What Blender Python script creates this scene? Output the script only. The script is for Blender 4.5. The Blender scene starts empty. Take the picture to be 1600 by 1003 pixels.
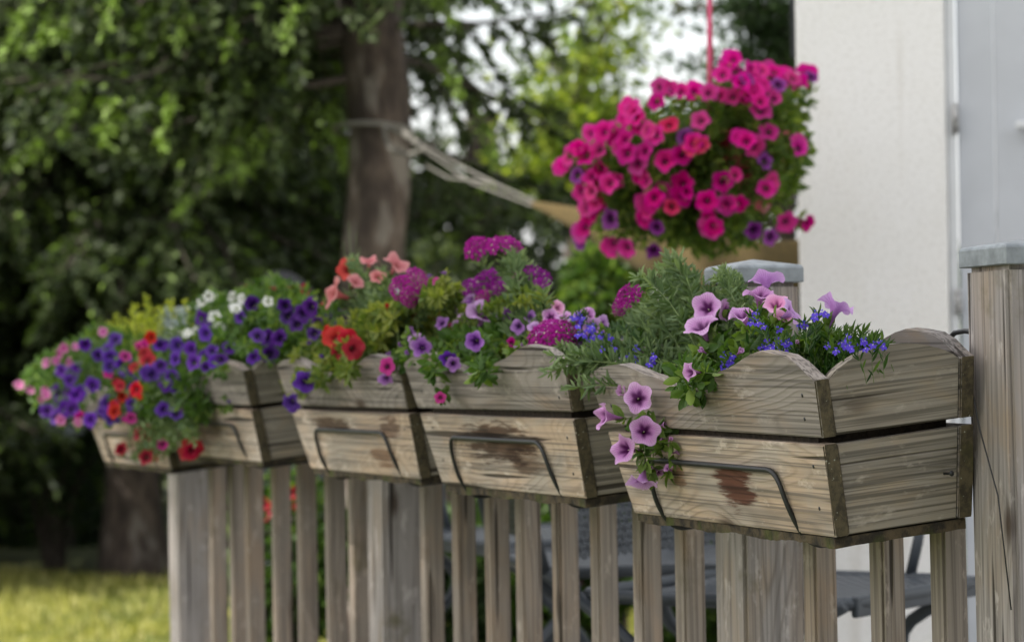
import bpy, bmesh, math, random
import numpy as np
from mathutils import Vector, Matrix, Euler
R = math.radians
rnd = random.Random(7)
nr = np.random.RandomState(11)
S = bpy.context.scene
COL = S.collection

# ------------------------------------------------------------------ camera
CAMZ = 1.15
FPX = 4500.0                       # focal length in photo pixels (photo 1600 wide)
cd = bpy.data.cameras.new('camera')
cam = bpy.data.objects.new('camera', cd); COL.objects.link(cam)
cd.sensor_width = 36.0; cd.lens = FPX / 1600 * 36
cd.clip_start = 0.05; cd.clip_end = 500
PITCH, ROLL = R(0.70), R(0.9)
cam.location = (0, 0, CAMZ)
MC = Matrix.Rotation(R(90) + PITCH, 3, 'X') @ Matrix.Rotation(-ROLL, 3, 'Z')
cam.rotation_euler = MC.to_euler()
cd.dof.use_dof = True; cd.dof.focus_distance = 3.45; cd.dof.aperture_fstop = 6.7
S.camera = cam
CR, CU, CF = MC @ Vector((1, 0, 0)), MC @ Vector((0, 1, 0)), MC @ Vector((0, 0, -1))

# ------------------------------------------------------------------ sky and sun
SUN_TO = Vector((-0.80, -0.42, 0.0)).normalized()
SUN_EL = R(40)
sunv = Vector((SUN_TO.x * math.cos(SUN_EL), SUN_TO.y * math.cos(SUN_EL), math.sin(SUN_EL)))
W = bpy.data.worlds.new('World'); S.world = W; W.use_nodes = True
wn = W.node_tree; bg = wn.nodes['Background']
sky = wn.nodes.new('ShaderNodeTexSky'); sky.sky_type = 'NISHITA'; sky.sun_disc = False
sky.sun_elevation = SUN_EL; sky.sun_rotation = math.atan2(sunv.x, sunv.y)
sky.dust_density = 4.0; sky.air_density = 1.1; sky.ozone_density = 1.0
wtc = wn.nodes.new('ShaderNodeTexCoord'); wno = wn.nodes.new('ShaderNodeTexNoise'); wno.inputs['Scale'].default_value = 2.2; wno.inputs['Detail'].default_value = 5
wn.links.new(wtc.outputs['Generated'], wno.inputs['Vector'])
wmr = wn.nodes.new('ShaderNodeMapRange'); wmr.inputs[1].default_value = .30; wmr.inputs[2].default_value = .55; wmr.inputs[3].default_value = .25; wmr.inputs[4].default_value = .9
wn.links.new(wno.outputs[0], wmr.inputs[0])
wmx = wn.nodes.new('ShaderNodeMix'); wmx.data_type = 'RGBA'; wn.links.new(wmr.outputs[0], wmx.inputs[0]); wn.links.new(sky.outputs[0], wmx.inputs[6]); wmx.inputs[7].default_value = (8.3, 8.3, 8.3, 1)   # thin bright cloud veil
wn.links.new(wmx.outputs[2], bg.inputs[0]); bg.inputs[1].default_value = 0.12
sl = bpy.data.lights.new('sun', 'SUN'); sl.energy = 5.0; sl.angle = R(0.53); sl.color = (1, 0.94, 0.84)
so = bpy.data.objects.new('sun', sl); COL.objects.link(so)
so.rotation_euler = sunv.to_track_quat('Z', 'Y').to_euler()
S.view_settings.view_transform = 'Standard'; S.view_settings.look = 'None'
S.view_settings.exposure = 0.90; S.view_settings.gamma = 1
S.render.engine = 'CYCLES'
S.cycles.max_bounces = 6; S.cycles.transparent_max_bounces = 6
S.cycles.use_denoising = True

# ------------------------------------------------------------------ frames
TH = math.atan(1850 / FPX)
ST, CT = math.sin(TH), math.cos(TH)
D3 = Vector((-ST, CT, 0)); P3 = Vector((CT, ST, 0))
def tp(t, p, z=0.0): return Vector((-ST * t + CT * p, CT * t + ST * p, z))
def ray(px, py): return CF + CR * ((px - 800) / FPX) - CU * ((py - 501.5) / FPX)
CAMP = Vector((0, 0, CAMZ))
def at(px, py, Z):
    r = ray(px, py); return CAMP + r * (Z / r.y)
def onp(px, py, p):                 # where the sight line meets the upright plane at fence offset p
    r = ray(px, py); return CAMP + r * (p / r.dot(P3))
def vdir(r, u, f): return (CR * r + CU * u - CF * f).normalized()
FENCE_ROT = math.atan2(-CT, ST)     # local x = along the fence towards the camera, local y = into the terrace

# ------------------------------------------------------------------ object helpers
def tag(o, label=None, cat=None, group=None, kind=None):
    if label: o['label'] = label
    if cat: o['category'] = cat
    if group: o['group'] = group
    if kind: o['kind'] = kind
    return o
def empty(name, loc=(0, 0, 0), rot=(0, 0, 0)):
    o = bpy.data.objects.new(name, None); o.empty_display_size = 0.05
    COL.objects.link(o); o.location = loc; o.rotation_euler = rot; return o
def mobj(name, me, mats=None, parent=None, smooth=False):
    if mats is not None:
        for m in (mats if isinstance(mats, (list, tuple)) else [mats]): me.materials.append(m)
    if smooth: me.polygons.foreach_set('use_smooth', [True] * len(me.polygons))
    o = bpy.data.objects.new(name, me); COL.objects.link(o)
    if parent is not None: o.parent = parent
    return o
def bobj(name, bm, mats=None, parent=None, smooth=False):
    bmesh.ops.recalc_face_normals(bm, faces=bm.faces)
    me = bpy.data.meshes.new(name); bm.to_mesh(me); bm.free()
    return mobj(name, me, mats, parent, smooth)
def pyobj(name, V, F, mats=None, parent=None, smooth=False):
    me = bpy.data.meshes.new(name); me.from_pydata([tuple(v) for v in V], [], F); me.update()
    return mobj(name, me, mats, parent, smooth)
def add_box(bm, x0, x1, y0, y1, z0, z1, bev=0.0, seg=1):
    vs = [bm.verts.new((x, y, z)) for x in (x0, x1) for y in (y0, y1) for z in (z0, z1)]
    fs = [(0, 1, 3, 2), (4, 6, 7, 5), (0, 4, 5, 1), (2, 3, 7, 6), (0, 2, 6, 4), (1, 5, 7, 3)]
    fl = [bm.faces.new([vs[i] for i in f]) for f in fs]
    if bev:
        es = list({e for f in fl for e in f.edges})
        bmesh.ops.bevel(bm, geom=es, offset=bev, segments=seg, affect='EDGES')
def prism(bm, poly, mapf, bev=0.0):
    """poly: outline points (a,b); mapf(a,b,k) -> 3-D point for the outer (k=0) and inner (k=1) skin."""
    a = [bm.verts.new(mapf(x, y, 0)) for x, y in poly]; b = [bm.verts.new(mapf(x, y, 1)) for x, y in poly]
    n = len(poly)
    fs = [bm.faces.new(a), bm.faces.new(b[::-1])]
    for i in range(n): fs.append(bm.faces.new((a[i], b[i], b[(i + 1) % n], a[(i + 1) % n])))
    if bev:
        es = [e for f in fs[:2] for e in f.edges]
        bmesh.ops.bevel(bm, geom=es, offset=bev, segments=2, affect='EDGES')
def tube_data(V, F, pts, rad, n=6, cap=True):
    pts = [Vector(p) for p in pts]
    if not hasattr(rad, '__len__'): rad = [rad] * len(pts)
    base = len(V); up = Vector((0.13, 0.21, 0.97))
    prevx = None
    for i, p in enumerate(pts):
        d = (pts[min(i + 1, len(pts) - 1)] - pts[max(i - 1, 0)])
        d = d.normalized() if d.length > 1e-9 else Vector((0, 0, 1))
        if prevx is None:
            x = d.cross(up)
            if x.length < 0.05: x = d.cross(Vector((1, 0, 0)))
        else: x = prevx - d * prevx.dot(d)
        x.normalize(); y = d.cross(x); prevx = x
        for k in range(n):
            a = 2 * math.pi * k / n
            V.append(p + (x * math.cos(a) + y * math.sin(a)) * rad[i])
    for i in range(len(pts) - 1):
        for k in range(n):
            a = base + i * n + k; b = base + i * n + (k + 1) % n
            F.append((a, b, b + n, a + n))
    if cap:
        F.append(tuple(base + k for k in range(n))[::-1]); F.append(tuple(base + (len(pts) - 1) * n + k for k in range(n)))
def tube(name, pts, rad, mat, parent=None, n=8):
    V, F = [], []; tube_data(V, F, pts, rad, n); return pyobj(name, V, F, mat, parent, True)
def bez(a, b, c, n=6, d=None):
    out = []
    for i in range(n + 1):
        t = i / n
        if d is None: out.append(a * (1 - t) ** 2 + b * (2 * t * (1 - t)) + c * t * t)
        else: out.append(a * (1 - t) ** 3 + b * (3 * t * (1 - t) ** 2) + c * (3 * t * t * (1 - t)) + d * t ** 3)
    return out
def fillet(pts, r, n=5):
    pts = [Vector(p) for p in pts]; out = [pts[0]]
    for i in range(1, len(pts) - 1):
        a, b, c = pts[i - 1], pts[i], pts[i + 1]
        u = (a - b); v = (c - b); q = min(r, u.length * .48, v.length * .48)
        out += bez(b + u.normalized() * q, b, b + v.normalized() * q, n)
    out.append(pts[-1]); return out

# ------------------------------------------------------------------ materials
class NT:
    def __init__(s, name, rough=0.8):
        s.m = bpy.data.materials.new(name); s.m.use_nodes = True; s.t = s.m.node_tree
        s.p = s.t.nodes['Principled BSDF']; s.p.inputs['Roughness'].default_value = rough
    def n(s, ty, **kw):
        o = s.t.nodes.new(ty)
        for k, v in kw.items():
            if k in o.inputs.keys() if isinstance(k, str) else False: pass
            setattr(o, k, v)
        return o
    def l(s, a, b): s.t.links.new(a, b)
    def val(s, x, sock):
        if hasattr(x, 'links'): s.l(x, sock)
        else: sock.default_value = x
    def math(s, op, a, b=0.0, c=None, clamp=False):
        o = s.n('ShaderNodeMath', operation=op); o.use_clamp = clamp
        s.val(a, o.inputs[0]); s.val(b, o.inputs[1])
        if c is not None: s.val(c, o.inputs[2])
        return o.outputs[0]
    def vmath(s, op, a, b):
        o = s.n('ShaderNodeVectorMath', operation=op); s.val(a, o.inputs[0]); s.val(b, o.inputs[1]); return o.outputs[0]
    def mix(s, f, a, b, mode='MIX'):
        o = s.n('ShaderNodeMix', data_type='RGBA', blend_type=mode)
        s.val(f, o.inputs[0])
        for x, k in ((a, 6), (b, 7)):
            if isinstance(x, tuple) and len(x) == 3: x = x + (1,)
            s.val(x, o.inputs[k])
        return o.outputs[2]
    def noise(s, vec, scale, detail=3, rough=0.5, dist=0.0):
        o = s.n('ShaderNodeTexNoise'); s.l(vec, o.inputs['Vector'])
        o.inputs['Scale'].default_value = scale; o.inputs['Detail'].default_value = detail
        o.inputs['Roughness'].default_value = rough; o.inputs['Distortion'].default_value = dist
        return o.outputs[0]
    def ramp(s, f, a, b, lo=0.0, hi=1.0):
        o = s.n('ShaderNodeMapRange'); s.val(f, o.inputs[0]); o.interpolation_type = 'SMOOTHSTEP'
        o.inputs[1].default_value = a; o.inputs[2].default_value = b; o.inputs[3].default_value = lo; o.inputs[4].default_value = hi
        return o.outputs[0]
    def obj(s): return s.n('ShaderNodeTexCoord').outputs['Object']
    def bump(s, h, strength=0.4, dist=0.001):
        b = s.n('ShaderNodeBump'); b.inputs['Strength'].default_value = strength; b.inputs['Distance'].default_value = dist
        s.l(h, b.inputs['Height']); s.l(b.outputs[0], s.p.inputs['Normal'])
    def color(s, c):
        if isinstance(c, tuple): s.p.inputs['Base Color'].default_value = c + (1,) if len(c) == 3 else c
        else: s.l(c, s.p.inputs['Base Color'])

def wood(name, axis, grey, tan, tanlo=0.42, tanhi=0.68, moss=0.0, mosscol=(0.05, 0.07, 0.012), stains=(), ring=110.0, knots=True, dark=1.0, contrast=1.0):
    k = NT(name, 0.88); co = k.obj()
    rv = k.n('ShaderNodeObjectInfo').outputs['Random']
    off = k.n('ShaderNodeCombineXYZ'); 
    k.l(k.math('MULTIPLY', rv, 13.7), off.inputs[0]); k.l(k.math('MULTIPLY', rv, 41.3), off.inputs[1]); k.l(k.math('MULTIPLY', rv, 27.1), off.inputs[2])
    c2 = k.vmath('ADD', co, off.outputs[0])
    def sc(along, across): return tuple(along if a == axis else across for a in 'xyz')
    stretch = 0.5 if axis == 'y' else 1.5 if axis == 'x' else 0.5
    low = k.noise(k.vmath('MULTIPLY', c2, sc(1.7 * stretch, 9.0)), 1.0, 1.5, 0.45, 0.25)
    warp = k.noise(k.vmath('MULTIPLY', c2, sc(6.0, 30.0)), 1.0, 2, 0.5)
    ph = k.math('MULTIPLY_ADD', low, ring, k.math('MULTIPLY', warp, 5.0))
    vk = k.n('ShaderNodeTexVoronoi'); vk.inputs['Scale'].default_value = 1.0
    k.l(k.vmath('MULTIPLY', c2, sc(3.2, 9.0)), vk.inputs['Vector'])
    if knots: ph = k.math('ADD', ph, k.math('MULTIPLY', k.math('EXPONENT', k.math('MULTIPLY', vk.outputs['Distance'], -7.0)), 18.0))
    rings = k.math('MULTIPLY_ADD', k.math('SINE', ph), 0.5, 0.5)
    rings = k.math('POWER', rings, 3.0)
    fine = k.noise(k.vmath('MULTIPLY', c2, sc(3.0, 330.0)), 1.0, 1.2, 0.5)
    mid = k.noise(k.vmath('MULTIPLY', c2, sc(1.3, 105.0)), 1.0, 1.5, 0.5)
    blotch = k.noise(k.vmath('MULTIPLY', c2, sc(5.0, 14.0)), 1.0, 4, 0.6, 0.6)
    pale0 = k.noise(k.vmath('MULTIPLY', c2, sc(4.0, 10.0)), 1.0, 3, 0.6)
    c = k.mix(k.ramp(blotch, tanlo, tanhi), grey, tan)
    c = k.mix(k.math('MULTIPLY', rings, k.ramp(pale0, 0.35, 0.7, 0.08, 0.5)), c, tuple(x * 0.33 for x in tan), 'MIX')
    c = k.mix(k.ramp(mid, 0.44, 0.70, 0, 0.5 * contrast), c, tuple(x * 0.42 for x in grey))
    c = k.mix(k.ramp(fine, 0.46, 0.64, 0, 0.7 * contrast), c, tuple(x * 0.3 for x in grey))
    pale = k.noise(k.vmath('MULTIPLY', c2, sc(16.0, 40.0)), 1.0, 4, 0.7)
    c = k.mix(k.ramp(pale, 0.56, 0.70, 0, 0.5), c, tuple(min(1, x * 1.7) for x in grey))
    if knots:
        vo = k.n('ShaderNodeTexVoronoi'); vo.inputs['Scale'].default_value = 1.0
        k.l(k.vmath('MULTIPLY', c2, sc(3.2, 9.0)), vo.inputs['Vector'])
        kn = k.ramp(vo.outputs['Distance'], 0.02, 0.13, 0.85, 0.0)
        c = k.mix(kn, c, (0.05, 0.028, 0.014))
    cr = k.noise(k.vmath('MULTIPLY', c2, sc(2.2, 75.0)), 1.0, 1, 0.5, 0.2)
    crack = k.ramp(cr, 0.66, 0.71, 0, 0.85)
    c = k.mix(crack, c, (0.02, 0.015, 0.01))
    sx = k.n('ShaderNodeSeparateXYZ'); k.l(co, sx.inputs[0])
    for (px, pz, rx, rz, col, amt) in stains:
        dx = k.math('DIVIDE', k.math('SUBTRACT', sx.outputs[0], px), rx)
        dz = k.math('DIVIDE', k.math('SUBTRACT', sx.outputs[2], pz), rz)
        r2 = k.math('ADD', k.math('MULTIPLY', dx, dx), k.math('MULTIPLY', dz, dz))
        nn = k.noise(k.vmath('MULTIPLY', co, (9.0, 30.0, 120.0)), 1.0, 5, 0.65)
        r2 = k.math('ADD', r2, k.math('MULTIPLY_ADD', nn, 5.0, -2.5))
        c = k.mix(k.ramp(r2, 0.3, 1.1, amt, 0.0), c, tuple(min(1, x * 3.2) for x in col), 'MULTIPLY')
    if moss:
        mn = k.noise(k.vmath('MULTIPLY', c2, (7.0, 7.0, 7.0)), 1.0, 5, 0.65)
        c = k.mix(k.ramp(mn, 0.62 - 0.25 * moss, 0.78 - 0.2 * moss, 0, 0.75), c, mosscol)
    hs = k.n('ShaderNodeHueSaturation'); hs.inputs['Saturation'].default_value = 0.82; hs.inputs['Value'].default_value = 0.97; k.l(c, hs.inputs['Color']); c = k.mix(1.0, hs.outputs[0], (1.02, 0.975, 0.975), 'MULTIPLY')
    if dark != 1.0: c = k.mix(1.0, c, (dark, dark, dark), 'MULTIPLY')
    k.color(c)
    h = k.math('ADD', k.math('MULTIPLY', rings, 0.5), k.math('ADD', fine, k.math('MULTIPLY', crack, -2.0)))
    k.bump(h, 0.55, 0.0014)
    k.p.inputs['Specular IOR Level'].default_value = 0.25
    return k.m
def plain(name, col, rough=0.7, metal=0.0, nscale=30.0, namt=0.25, bump=0.0):
    k = NT(name, rough); co = k.obj()
    n = k.noise(co, nscale, 4, 0.6)
    k.color(k.mix(k.ramp(n, 0.35, 0.7), col, tuple(c * (1 - namt) for c in col)))
    k.p.inputs['Metallic'].default_value = metal
    if bump: k.bump(n, bump, 0.002)
    return k.m
def leafmat(name, ca, cb, ctip=None, trans=0.35, rough=0.55, spec=0.3):
    """tint.r mixes ca->cb, tint.g marks fresh tips"""
    k = NT(name, rough)
    at_ = k.n('ShaderNodeAttribute'); at_.attribute_name = 'tint'
    s3 = k.n('ShaderNodeSeparateColor'); k.l(at_.outputs['Color'], s3.inputs[0])
    c = k.mix(s3.outputs[0], ca, cb)
    if ctip: c = k.mix(s3.outputs[1], c, ctip)
    n = k.noise(k.obj(), 90.0, 2)
    c = k.mix(k.ramp(n, 0.35, 0.7, 0, 0.25), c, tuple(x * 0.55 for x in ca))
    k.color(c); k.p.inputs['Specular IOR Level'].default_value = spec
    tr = k.n('ShaderNodeBsdfTranslucent'); k.l(k.mix(1.0, c, (1.25, 1.35, 0.55), 'MULTIPLY'), tr.inputs[0])
    ms = k.n('ShaderNodeMixShader'); ms.inputs[0].default_value = trans
    out = k.t.nodes['Material Output']
    k.l(k.p.outputs[0], ms.inputs[1]); k.l(tr.outputs[0], ms.inputs[2]); k.l(ms.outputs[0], out.inputs[0])
    return k.m
def petalmat(name, base, rim, throat, vein, vein_amt=0.5, t0=0.30, t1=0.62, nveins=30, trans=0.35):
    """UV: u = angle round the flower, v = 0 tube base .. 1 rim"""
    k = NT(name, 0.6)
    uv = k.n('ShaderNodeUVMap'); uv.uv_map = 'UVMap'
    s = k.n('ShaderNodeSeparateXYZ'); k.l(uv.outputs[0], s.inputs[0])
    u, v = s.outputs[0], s.outputs[1]
    c = k.mix(k.ramp(v, 0.6, 1.0), base, rim)
    cmb = k.n('ShaderNodeCombineXYZ'); k.l(k.math('MULTIPLY', u, 9.0), cmb.inputs[0]); k.l(k.math('MULTIPLY', v, 5.0), cmb.inputs[1])
    wob = k.noise(cmb.outputs[0], 1.6, 3, 0.6)
    ang = k.math('ADD', k.math('MULTIPLY', u, nveins * 6.28318), k.math('MULTIPLY', wob, 7.0))
    vn = k.math('POWER', k.math('MULTIPLY_ADD', k.math('SINE', ang), 0.5, 0.5), 4.0)
    vn = k.math('MULTIPLY', vn, k.ramp(v, 0.45, 1.02, vein_amt, vein_amt * 0.15))
    c = k.mix(vn, c, vein)
    star = k.math('MULTIPLY_ADD', k.math('COSINE', k.math('MULTIPLY', u, 5 * 6.28318)), 0.07, v)
    geo = k.n('ShaderNodeNewGeometry')
    inner = geo.outputs['Backfacing']
    th = k.math('MULTIPLY', k.ramp(star, t0, t1, 0.95, 0.0), k.math('MULTIPLY_ADD', inner, 0.65, 0.35))
    c = k.mix(th, c, throat)
    orn = k.n('ShaderNodeObjectInfo').outputs['Random']
    hs = k.n('ShaderNodeHueSaturation'); k.l(c, hs.inputs['Color'])
    k.l(k.math('MULTIPLY_ADD', orn, 0.016, 0.492), hs.inputs['Hue']); k.l(k.math('MULTIPLY_ADD', k.math('FRACT', k.math('MULTIPLY', orn, 7.3)), 0.12, 0.92), hs.inputs['Saturation'])
    k.l(k.math('MULTIPLY_ADD', k.math('FRACT', k.math('MULTIPLY', orn, 13.1)), 0.42, 0.76), hs.inputs['Value']); c = hs.outputs[0]
    k.color(c); k.p.inputs['Specular IOR Level'].default_value = 0.2
    tr = k.n('ShaderNodeBsdfTranslucent'); k.l(c, tr.inputs[0])
    ms = k.n('ShaderNodeMixShader'); ms.inputs[0].default_value = trans
    k.l(k.p.outputs[0], ms.inputs[1]); k.l(tr.outputs[0], ms.inputs[2]); k.l(ms.outputs[0], k.t.nodes['Material Output'].inputs[0])
    return k.m

GREY, TAN = (0.30, 0.275, 0.24), (0.40, 0.30, 0.19)
MAT = {}
MAT['post'] = wood('post_wood', 'z', (0.34, 0.325, 0.31), (0.36, 0.29, 0.21), 0.48, 0.8, moss=0.2, mosscol=(0.12, 0.11, 0.04), ring=120, contrast=.6)
MAT['picket'] = wood('picket_wood', 'z', (0.31, 0.275, 0.23), (0.36, 0.27, 0.185), 0.40, 0.75, moss=0.1, mosscol=(0.14, 0.12, 0.06), ring=120, contrast=.6)
MAT['rail'] = wood('rail_wood', 'x', (0.24, 0.21, 0.17), (0.28, 0.2, 0.13))
MAT['upper'] = wood('weathered_board', 'x', (0.29, 0.265, 0.235), (0.30, 0.225, 0.155), 0.45, 0.75, ring=150)
MAT['end'] = wood('end_board_wood', 'y', (0.275, 0.255, 0.21), (0.33, 0.255, 0.15), 0.45, 0.8, moss=0.1, mosscol=(0.15, 0.13, 0.06), ring=200)
MAT['back'] = wood('back_board_wood', 'x', (0.21, 0.20, 0.19), (0.24, 0.19, 0.13), ring=70, moss=0.3)
BROWN = (0.085, 0.04, 0.018)
def lower_mat(i):
    st = {4: [(0.045, 0.045, 0.055, 0.030, (0.085, 0.033, 0.018), 1.0), (-0.11, 0.05, 0.022, 0.014, (0.17, 0.07, 0.02), 0.6)],
          3: [(-0.01, 0.062, 0.15, 0.030, (0.075, 0.052, 0.038), 1.0), (0.10, 0.04, 0.08, 0.02, (0.12, 0.08, 0.05), .8)],
          2: [(-0.10, 0.075, 0.10, 0.014, (0.10, 0.07, 0.045), 0.9), (0.13, 0.03, 0.06, 0.02, (0.13, 0.08, 0.045), 0.8), (0.2, 0.08, 0.05, 0.02, (0.10, 0.06, 0.04), 0.8)],
          1: [(-0.05, 0.05, 0.12, 0.03, (0.10, 0.065, 0.04), 0.7)],
          0: [(0.05, 0.05, 0.1, 0.03, (0.13, 0.09, 0.06), 0.5)]}[i]
    return wood('lower_board_wood', 'x', (0.43, 0.38, 0.31), (0.50, 0.37, 0.24), 0.36, 0.62, stains=st, ring=170)
MAT['soil'] = plain('potting_soil', (0.035, 0.025, 0.018), 1.0, 0, 120, 0.6, 0.8)
k = NT('mossy_base', 0.95); co = k.obj()
n1 = k.noise(co, 40, 5, 0.7); n2 = k.noise(co, 14, 3)
c = k.mix(k.ramp(n1, 0.4, 0.6), (0.018, 0.014, 0.009), (0.075, 0.055, 0.03))
c = k.mix(k.ramp(n2, 0.52, 0.66, 0, 0.8), c, (0.06, 0.07, 0.012)); k.color(c); k.bump(n1, 0.9, 0.006)
MAT['moss'] = k.m
k = NT('board_end_grain', 0.95); co = k.obj()
n1 = k.noise(co, 60, 5, 0.7); n2 = k.noise(co, 18, 3)
c = k.mix(k.ramp(n1, 0.35, 0.65), (0.035, 0.028, 0.017), (0.10, 0.08, 0.045))
c = k.mix(k.ramp(n2, 0.5, 0.7, 0, 0.7), c, (0.09, 0.085, 0.02))
c = k.mix(k.ramp(k.noise(co, 200, 2), 0.70, 0.74, 0, 0.7), c, (0.4, 0.42, 0.36)); k.color(c); k.bump(n1, 0.7, 0.002)
MAT['endgrain'] = k.m
MAT['wire'] = plain('wire_dark_coating', (0.018, 0.019, 0.021), 0.45, 0.2, 60, 0.3)
MAT['cap'] = plain('cap_zinc', (0.27, 0.30, 0.325), 0.5, 0.35, 45, 0.35)
MAT['chair'] = plain('chair_powder_coat', (0.045, 0.055, 0.068), 0.5, 0.1, 30, 0.2)
MAT['cushion'] = plain('black_fabric', (0.012, 0.014, 0.02), 0.9, 0, 30, 0.2)
MAT['rope'] = plain('hemp_rope', (0.17, 0.163, 0.15), 0.9, 0, 200, 0.5, 0.5)
MAT['cloth'] = plain('hammock_cloth', (0.095, 0.065, 0.02), 0.95, 0, 60, 0.35, 0.4)
MAT['concrete'] = plain('terrace_concrete', (0.36, 0.35, 0.33), 0.9, 0, 8, 0.2, 0.3)
MAT['pot'] = plain('pink_plastic', (0.42, 0.03, 0.06), 0.4, 0, 20, 0.15)
MAT['strap'] = plain('hanger_plastic', (0.50, 0.05, 0.13), 0.45, 0, 20, 0.1)
k = NT('stucco', 0.95); co = k.obj(); n = k.noise(co, 130, 4, 0.6); b = k.noise(co, 3.2, 4, 0.6, 0.4)
st = k.noise(k.vmath('MULTIPLY', co, (14, 14, 1.2)), 1.0, 3)
c = k.mix(k.ramp(b, 0.4, 0.65), (0.84, 0.835, 0.825), (0.81, 0.80, 0.775)); c = k.mix(k.ramp(n, 0.35, 0.5, 0.35, 0), c, (0.5, 0.48, 0.45))
c = k.mix(k.ramp(st, 0.58, 0.75, 0, 0.35), c, (0.52, 0.48, 0.42)); k.color(c); k.bump(n, 0.6, 0.003)
MAT['stucco'] = k.m
MAT['door'] = plain('door_paint', (0.52, 0.545, 0.585), 0.6, 0, 6, 0.08)
MAT['frame'] = plain('frame_paint', (0.66, 0.68, 0.70), 0.6, 0, 10, 0.08)
MAT['hinge'] = plain('hinge_metal', (0.5, 0.5, 0.5), 0.5, 0.3, 80, 0.6)
MAT['pipe'] = plain('pipe_metal', (0.07, 0.075, 0.09), 0.5, 0.3)
MAT['roof'] = plain('roof_tiles', (0.10, 0.07, 0.06), 0.9)
k = NT('spruce_bark', 0.95); co = k.obj()
n1 = k.noise(k.vmath('MULTIPLY', co, (16, 16, 6)), 1.0, 5, 0.7); n2 = k.noise(co, 2.8, 3)
c = k.mix(k.ramp(n1, 0.35, 0.65), (0.025, 0.018, 0.015), (0.09, 0.068, 0.055))
n3 = k.noise(k.vmath('MULTIPLY', co, (7, 7, 3)), 1.0, 3, 0.6)
c = k.mix(k.ramp(n3, 0.56, 0.66, 0, 0.75), c, (0.16, 0.145, 0.13)); c = k.mix(k.ramp(n2, 0.5, 0.7, 0, 0.5), c, (0.03, 0.022, 0.018)); k.color(c); k.bump(n1, 1.0, 0.02)
MAT['bark'] = k.m
MAT['twig'] = plain('twig_bark', (0.05, 0.04, 0.032), 0.95, 0, 20, 0.4)
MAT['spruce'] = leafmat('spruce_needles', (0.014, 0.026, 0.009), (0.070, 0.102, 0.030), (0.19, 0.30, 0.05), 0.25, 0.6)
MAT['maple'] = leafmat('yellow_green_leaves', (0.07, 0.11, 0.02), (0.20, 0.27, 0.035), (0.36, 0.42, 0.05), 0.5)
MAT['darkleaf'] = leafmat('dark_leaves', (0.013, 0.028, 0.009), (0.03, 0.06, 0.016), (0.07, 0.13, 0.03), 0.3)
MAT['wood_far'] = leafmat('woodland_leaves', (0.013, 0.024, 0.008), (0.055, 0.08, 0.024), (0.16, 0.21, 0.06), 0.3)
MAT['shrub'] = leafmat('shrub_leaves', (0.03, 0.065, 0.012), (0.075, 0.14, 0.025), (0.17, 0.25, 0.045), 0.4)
MAT['grass'] = leafmat('grass_blades', (0.13, 0.16, 0.035), (0.42, 0.40, 0.11), (0.66, 0.60, 0.28), 0.35)
MAT['leaf'] = leafmat('petunia_leaves', (0.045, 0.10, 0.02), (0.11, 0.20, 0.04), (0.20, 0.29, 0.055), 0.35)
MAT['leafh'] = leafmat('basket_leaves', (0.07, 0.13, 0.025), (0.17, 0.26, 0.05), (0.30, 0.38, 0.08), 0.5)
MAT['leafy'] = leafmat('olive_leaves', (0.09, 0.145, 0.03), (0.20, 0.25, 0.055), (0.34, 0.36, 0.08), 0.35)
MAT['leafg'] = leafmat('verbena_leaves', (0.085, 0.14, 0.06), (0.17, 0.24, 0.11), (0.27, 0.35, 0.17), 0.3, 0.7)
MAT['leafl'] = leafmat('lobelia_leaves', (0.022, 0.065, 0.014), (0.055, 0.12, 0.02), (0.11, 0.19, 0.03), 0.3, 0.5)
MAT['leafs'] = leafmat('sedum_leaves', (0.34, 0.40, 0.04), (0.50, 0.52, 0.06), (0.60, 0.60, 0.10), 0.4)
MAT['leafb'] = leafmat('dusty_leaves', (0.26, 0.30, 0.33), (0.36, 0.42, 0.46), None, 0.2)
MAT['stem'] = plain('green_stem', (0.10, 0.15, 0.04), 0.7, 0, 60, 0.3)
MAT['calyx'] = plain('calyx_green', (0.13, 0.18, 0.05), 0.7, 0, 90, 0.3)
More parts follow.
